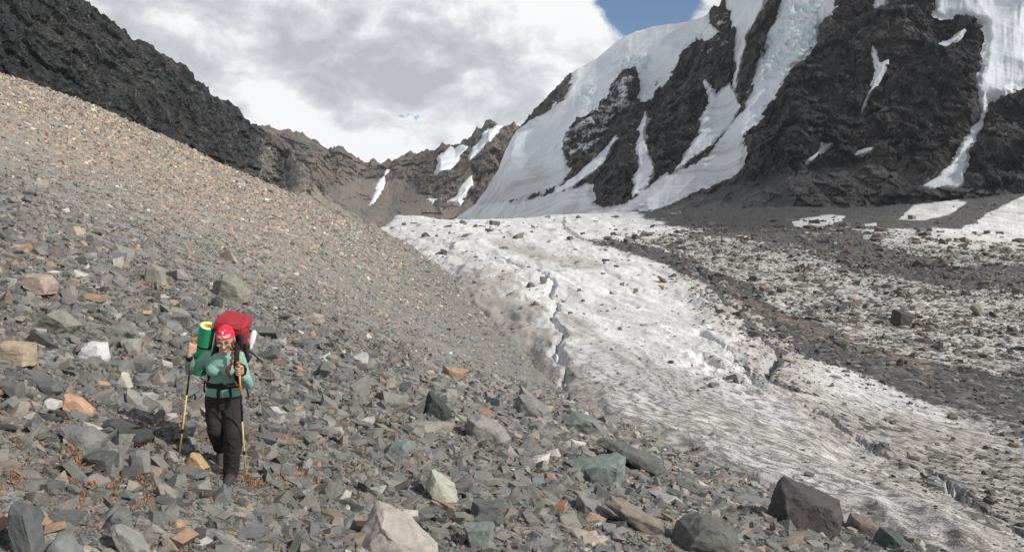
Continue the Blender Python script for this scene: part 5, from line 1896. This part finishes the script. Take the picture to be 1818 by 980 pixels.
bm = BM()
bc = Q(397, 681, 0.065)
loft(bm, [(bc + Vector((0, 0, -0.030)), 0.155, 0.112), (bc + Vector((0, 0, -0.024)), 0.163, 0.121), (bc + Vector((0, 0, 0.020)), 0.161, 0.121), (bc + Vector((0, 0, 0.028)), 0.153, 0.112)], 28)
hb = finish('hip_belt', bm, M_BLACK, pack)
for pts, r_ in (([Q(389, 688, -0.07), Q(387, 700, -0.055), Q(389, 718, -0.03), Q(391, 730, -0.03)], 0.015), ([Q(408, 688, -0.07), Q(410, 705, -0.05), Q(406, 720, -0.035), Q(404, 722, -0.035)], 0.014), ([Q(392, 686, -0.09), Q(404, 686, -0.09)], 0.032)):
    bm = BM()
    sweep(bm, pts, [r_] * (len(pts) - 1) + [r_ * 0.7], 8, flat=(Vector((0, 1, 0)), 0.35))
    finish('belt_webbing', bm, M_BLACK, hb)
bm = BM()
sweep(bm, [Q(419, 678, -0.10), Q(420, 684, -0.10), Q(424, 683, -0.10)], [0.008, 0.010, 0.007], 8)
finish('clip', bm, M_ORNG, hb)
for pts in ([Q(425, 596, 0.04), Q(430, 604, -0.01), Q(427, 616, 0.0)], [Q(436, 612, 0.15), Q(438, 625, 0.12), Q(440, 640, 0.12)], [Q(364, 676, 0.10), Q(362, 686, 0.06), Q(364, 696, 0.08)], [Q(440, 622, 0.16), Q(452, 630, 0.16), Q(466, 643, 0.18)], [Q(437, 688, 0.06), Q(440, 696, 0.05), Q(441, 706, 0.05)]):
    bm = BM()
    sweep(bm, pts, [0.020 if pts[0].x < Q(430, 0).x and pts[0].x > Q(400, 0).x else 0.008] * 3, 8)
    finish('loose_strap', bm, M_BLACK, pack)

for zz in (-0.02, 0.12):
    bm = BM()
    sweep(bm, [pc + PKR @ Vector((0.158, -0.13, zz + 0.02)), pc + PKR @ Vector((0.166, 0.0, zz + 0.03)), pc + PKR @ Vector((0.158, 0.15, zz + 0.02))], [0.010] * 3, 8)
    finish('side_strap', bm, M_BLACK, pack)

# rolled foam mat strapped to the pack
m0, m1 = Q(369, 578, 0.10), Q(353, 660, 0.32)
mat = empty('sleeping_mat', m1)
tag(mat, 'rolled green foam mat with a yellow core on the left of the red rucksack', 'foam mat')
ax = (m1 - m0)
bm = BM()
RM = 13.6 * K * 1.02
uu, ww = frame_of(ax)
uu, ww = uu.normalized(), ww.normalized()


def tube_shell(bm, p0, p1, ro, ri, seg=72):
    rr = []
    for p, r_ in ((p0, ri), (p0, ro), (p1, ro), (p1, ri)):
        rr.append([bm.verts.new(p + (uu * math.cos(2 * math.pi * k / seg) + ww * math.sin(2 * math.pi * k / seg)) * r_) for k in range(seg)])
    rr.append(rr[0])
    for a, b in zip(rr[:-1], rr[1:]):
        for k in range(seg):
            bm.faces.new((a[k], a[(k + 1) % seg], b[(k + 1) % seg], b[k]))


tube_shell(bm, m0, m1, RM, RM * 0.93)
finish('outer_wrap', bm, M_MATG, mat, smooth=False)
bm = BM()
tube_shell(bm, m0 - ax.normalized() * 0.001, m1, RM * 0.925, RM * 0.52)
finish('roll', bm, M_MATE, mat, smooth=False)
bm = BM()
tube_shell(bm, m0 + ax.normalized() * 0.004, m1, RM * 0.515, RM * 0.46)
finish('inner_wrap', bm, M_MATY, mat, smooth=False)
bm = BM()
sweep(bm, [m0 + ax * 0.10, m0 + ax * 0.14], [RM * 0.46, RM * 0.46], 20, round_caps=False)
finish('core', bm, M_MATY, mat)
for q in (0.40, 0.64):
    bm = BM()
    tube_shell(bm, m0 + ax * (q - 0.016), m0 + ax * (q + 0.016), RM * 1.03, RM * 0.99)
    finish('strap', bm, M_BLACK, mat)

# plastic bottle in the side pocket, neck down
b0, b1 = Q(451, 590, 0.20), Q(446, 615, 0.18)
bot = empty('plastic_bottle', b1)
tag(bot, 'clear plastic bottle hanging upside down on the right of the red rucksack', 'bottle')
bd = b1 - b0
bm = BM()
sweep(bm, [b0, b0 + bd * 0.1, b0 + bd * 0.45, b0 + bd * 0.7, b0 + bd * 0.9, b1], [0.025, 0.029, 0.027, 0.026, 0.015, 0.010], 16)
finish('bottle_body', bm, M_CLEAR, bot)
bm = BM()
sweep(bm, [b1 + bd * 0.02, b1 + bd * 0.10], [0.012, 0.012], 12)
finish('cap', bm, M_WHITE, bot)

# ------------------------------------------------------------------ dry orange plants between the stones
def build_plants():
    m, t, b = material('dry_orange_leaves')
    pos = t.new('ShaderNodeNewGeometry').outputs['Position']
    t.put(b.inputs['Base Color'], t.mix(t.noise(pos, 40, 3), (0.20, 0.095, 0.045), (0.36, 0.19, 0.10)))
    r = np.random.default_rng(3)
    vs, fs = [], []
    spots = []
    while len(spots) < 520:
        u = r.choice([r.normal(90, 90), r.normal(230, 90), r.normal(430, 60), r.normal(620, 60), r.normal(720, 40)])
        v = r.normal(830, 45) if u < 560 else r.normal(790, 55)
        if not (-20 < u < 1000 and 660 < v < 985):
            continue
        g = vnoise(np.array([u / 40]), np.array([v / 22]), np.array([0.5]))[0]
        if g < 0.05 and r.random() < 0.85:
            continue
        spots.append(hit(u, v))
    for x, y in spots:
        x, y = x + r.normal(0, 0.03), y + r.normal(0, 0.05)
        z = float(scree_z(np.array([x]), np.array([y]))[0]) + 0.015
        for _ in range(r.integers(5, 12)):
            a, el = r.uniform(0, 6.28), r.uniform(0.3, 1.3)
            L = r.uniform(0.02, 0.06)
            d = np.array([math.cos(a) * math.cos(el), math.sin(a) * math.cos(el), math.sin(el)])
            p0 = np.array([x, y, z]) + r.normal(0, 0.018, 3) * [1, 1, 0.3]
            sd_ = np.cross(d, r.normal(0, 1, 3))
            sd_ = sd_ / np.linalg.norm(sd_) * r.uniform(0.004, 0.009)
            i = len(vs)
            vs += [p0 - sd_ * 0.4, p0 + d * L * 0.6 + sd_, p0 + d * L, p0 + d * L * 0.6 - sd_]
            fs.append((i, i + 1, i + 2, i + 3))
    me = bpy.data.meshes.new('dry_plants')
    me.from_pydata([tuple(q) for q in vs], [], fs)
    me.materials.append(m)
    o = bpy.data.objects.new('dry_plants', me)
    COL.objects.link(o)
    tag(o, 'sparse dry orange ground plants between the stones', 'ground cover', kind='stuff')


build_plants()

# ------------------------------------------------------------------ thin mountain air
def build_haze():
    m = bpy.data.materials.new('thin_haze')
    m.use_nodes = True
    t = NT(m.node_tree)
    t.n.remove(t.n['Principled BSDF'])
    v = t.new('ShaderNodeVolumePrincipled')
    v.inputs['Color'].default_value = (0.80, 0.87, 0.95, 1)
    v.inputs['Density'].default_value = 0.00005
    v.inputs['Anisotropy'].default_value = 0.2
    t.l.new(v.outputs[0], t.n['Material Output'].inputs['Volume'])
    zs = [(o.matrix_world @ Vector(c)).z for o in scene.objects if o.type == 'MESH' and o.name.split('.')[0] != 'cloud' for c in o.bound_box]
    ys = [(o.matrix_world @ Vector(c)).y for o in scene.objects if o.type == 'MESH' and o.name.split('.')[0] != 'cloud' for c in o.bound_box]
    xs = [(o.matrix_world @ Vector(c)).x for o in scene.objects if o.type == 'MESH' and o.name.split('.')[0] != 'cloud' for c in o.bound_box]
    lo = Vector((min(xs) - 20, min(min(ys), 0) - 60, min(zs) - 1))
    hi_ = Vector((max(xs) + 20, max(ys) + 20, max(zs) + 3))
    bm = BM()
    bmesh.ops.create_cube(bm, size=1.0, matrix=Matrix.Translation((lo + hi_) / 2) @ Matrix.Diagonal((*(hi_ - lo), 1)))
    me = bpy.data.meshes.new('haze')
    bm.to_mesh(me)
    bm.free()
    me.materials.append(m)
    o = bpy.data.objects.new('haze', me)
    COL.objects.link(o)
    tag(o, kind='stuff')


bpy.context.view_layer.update()
build_haze()
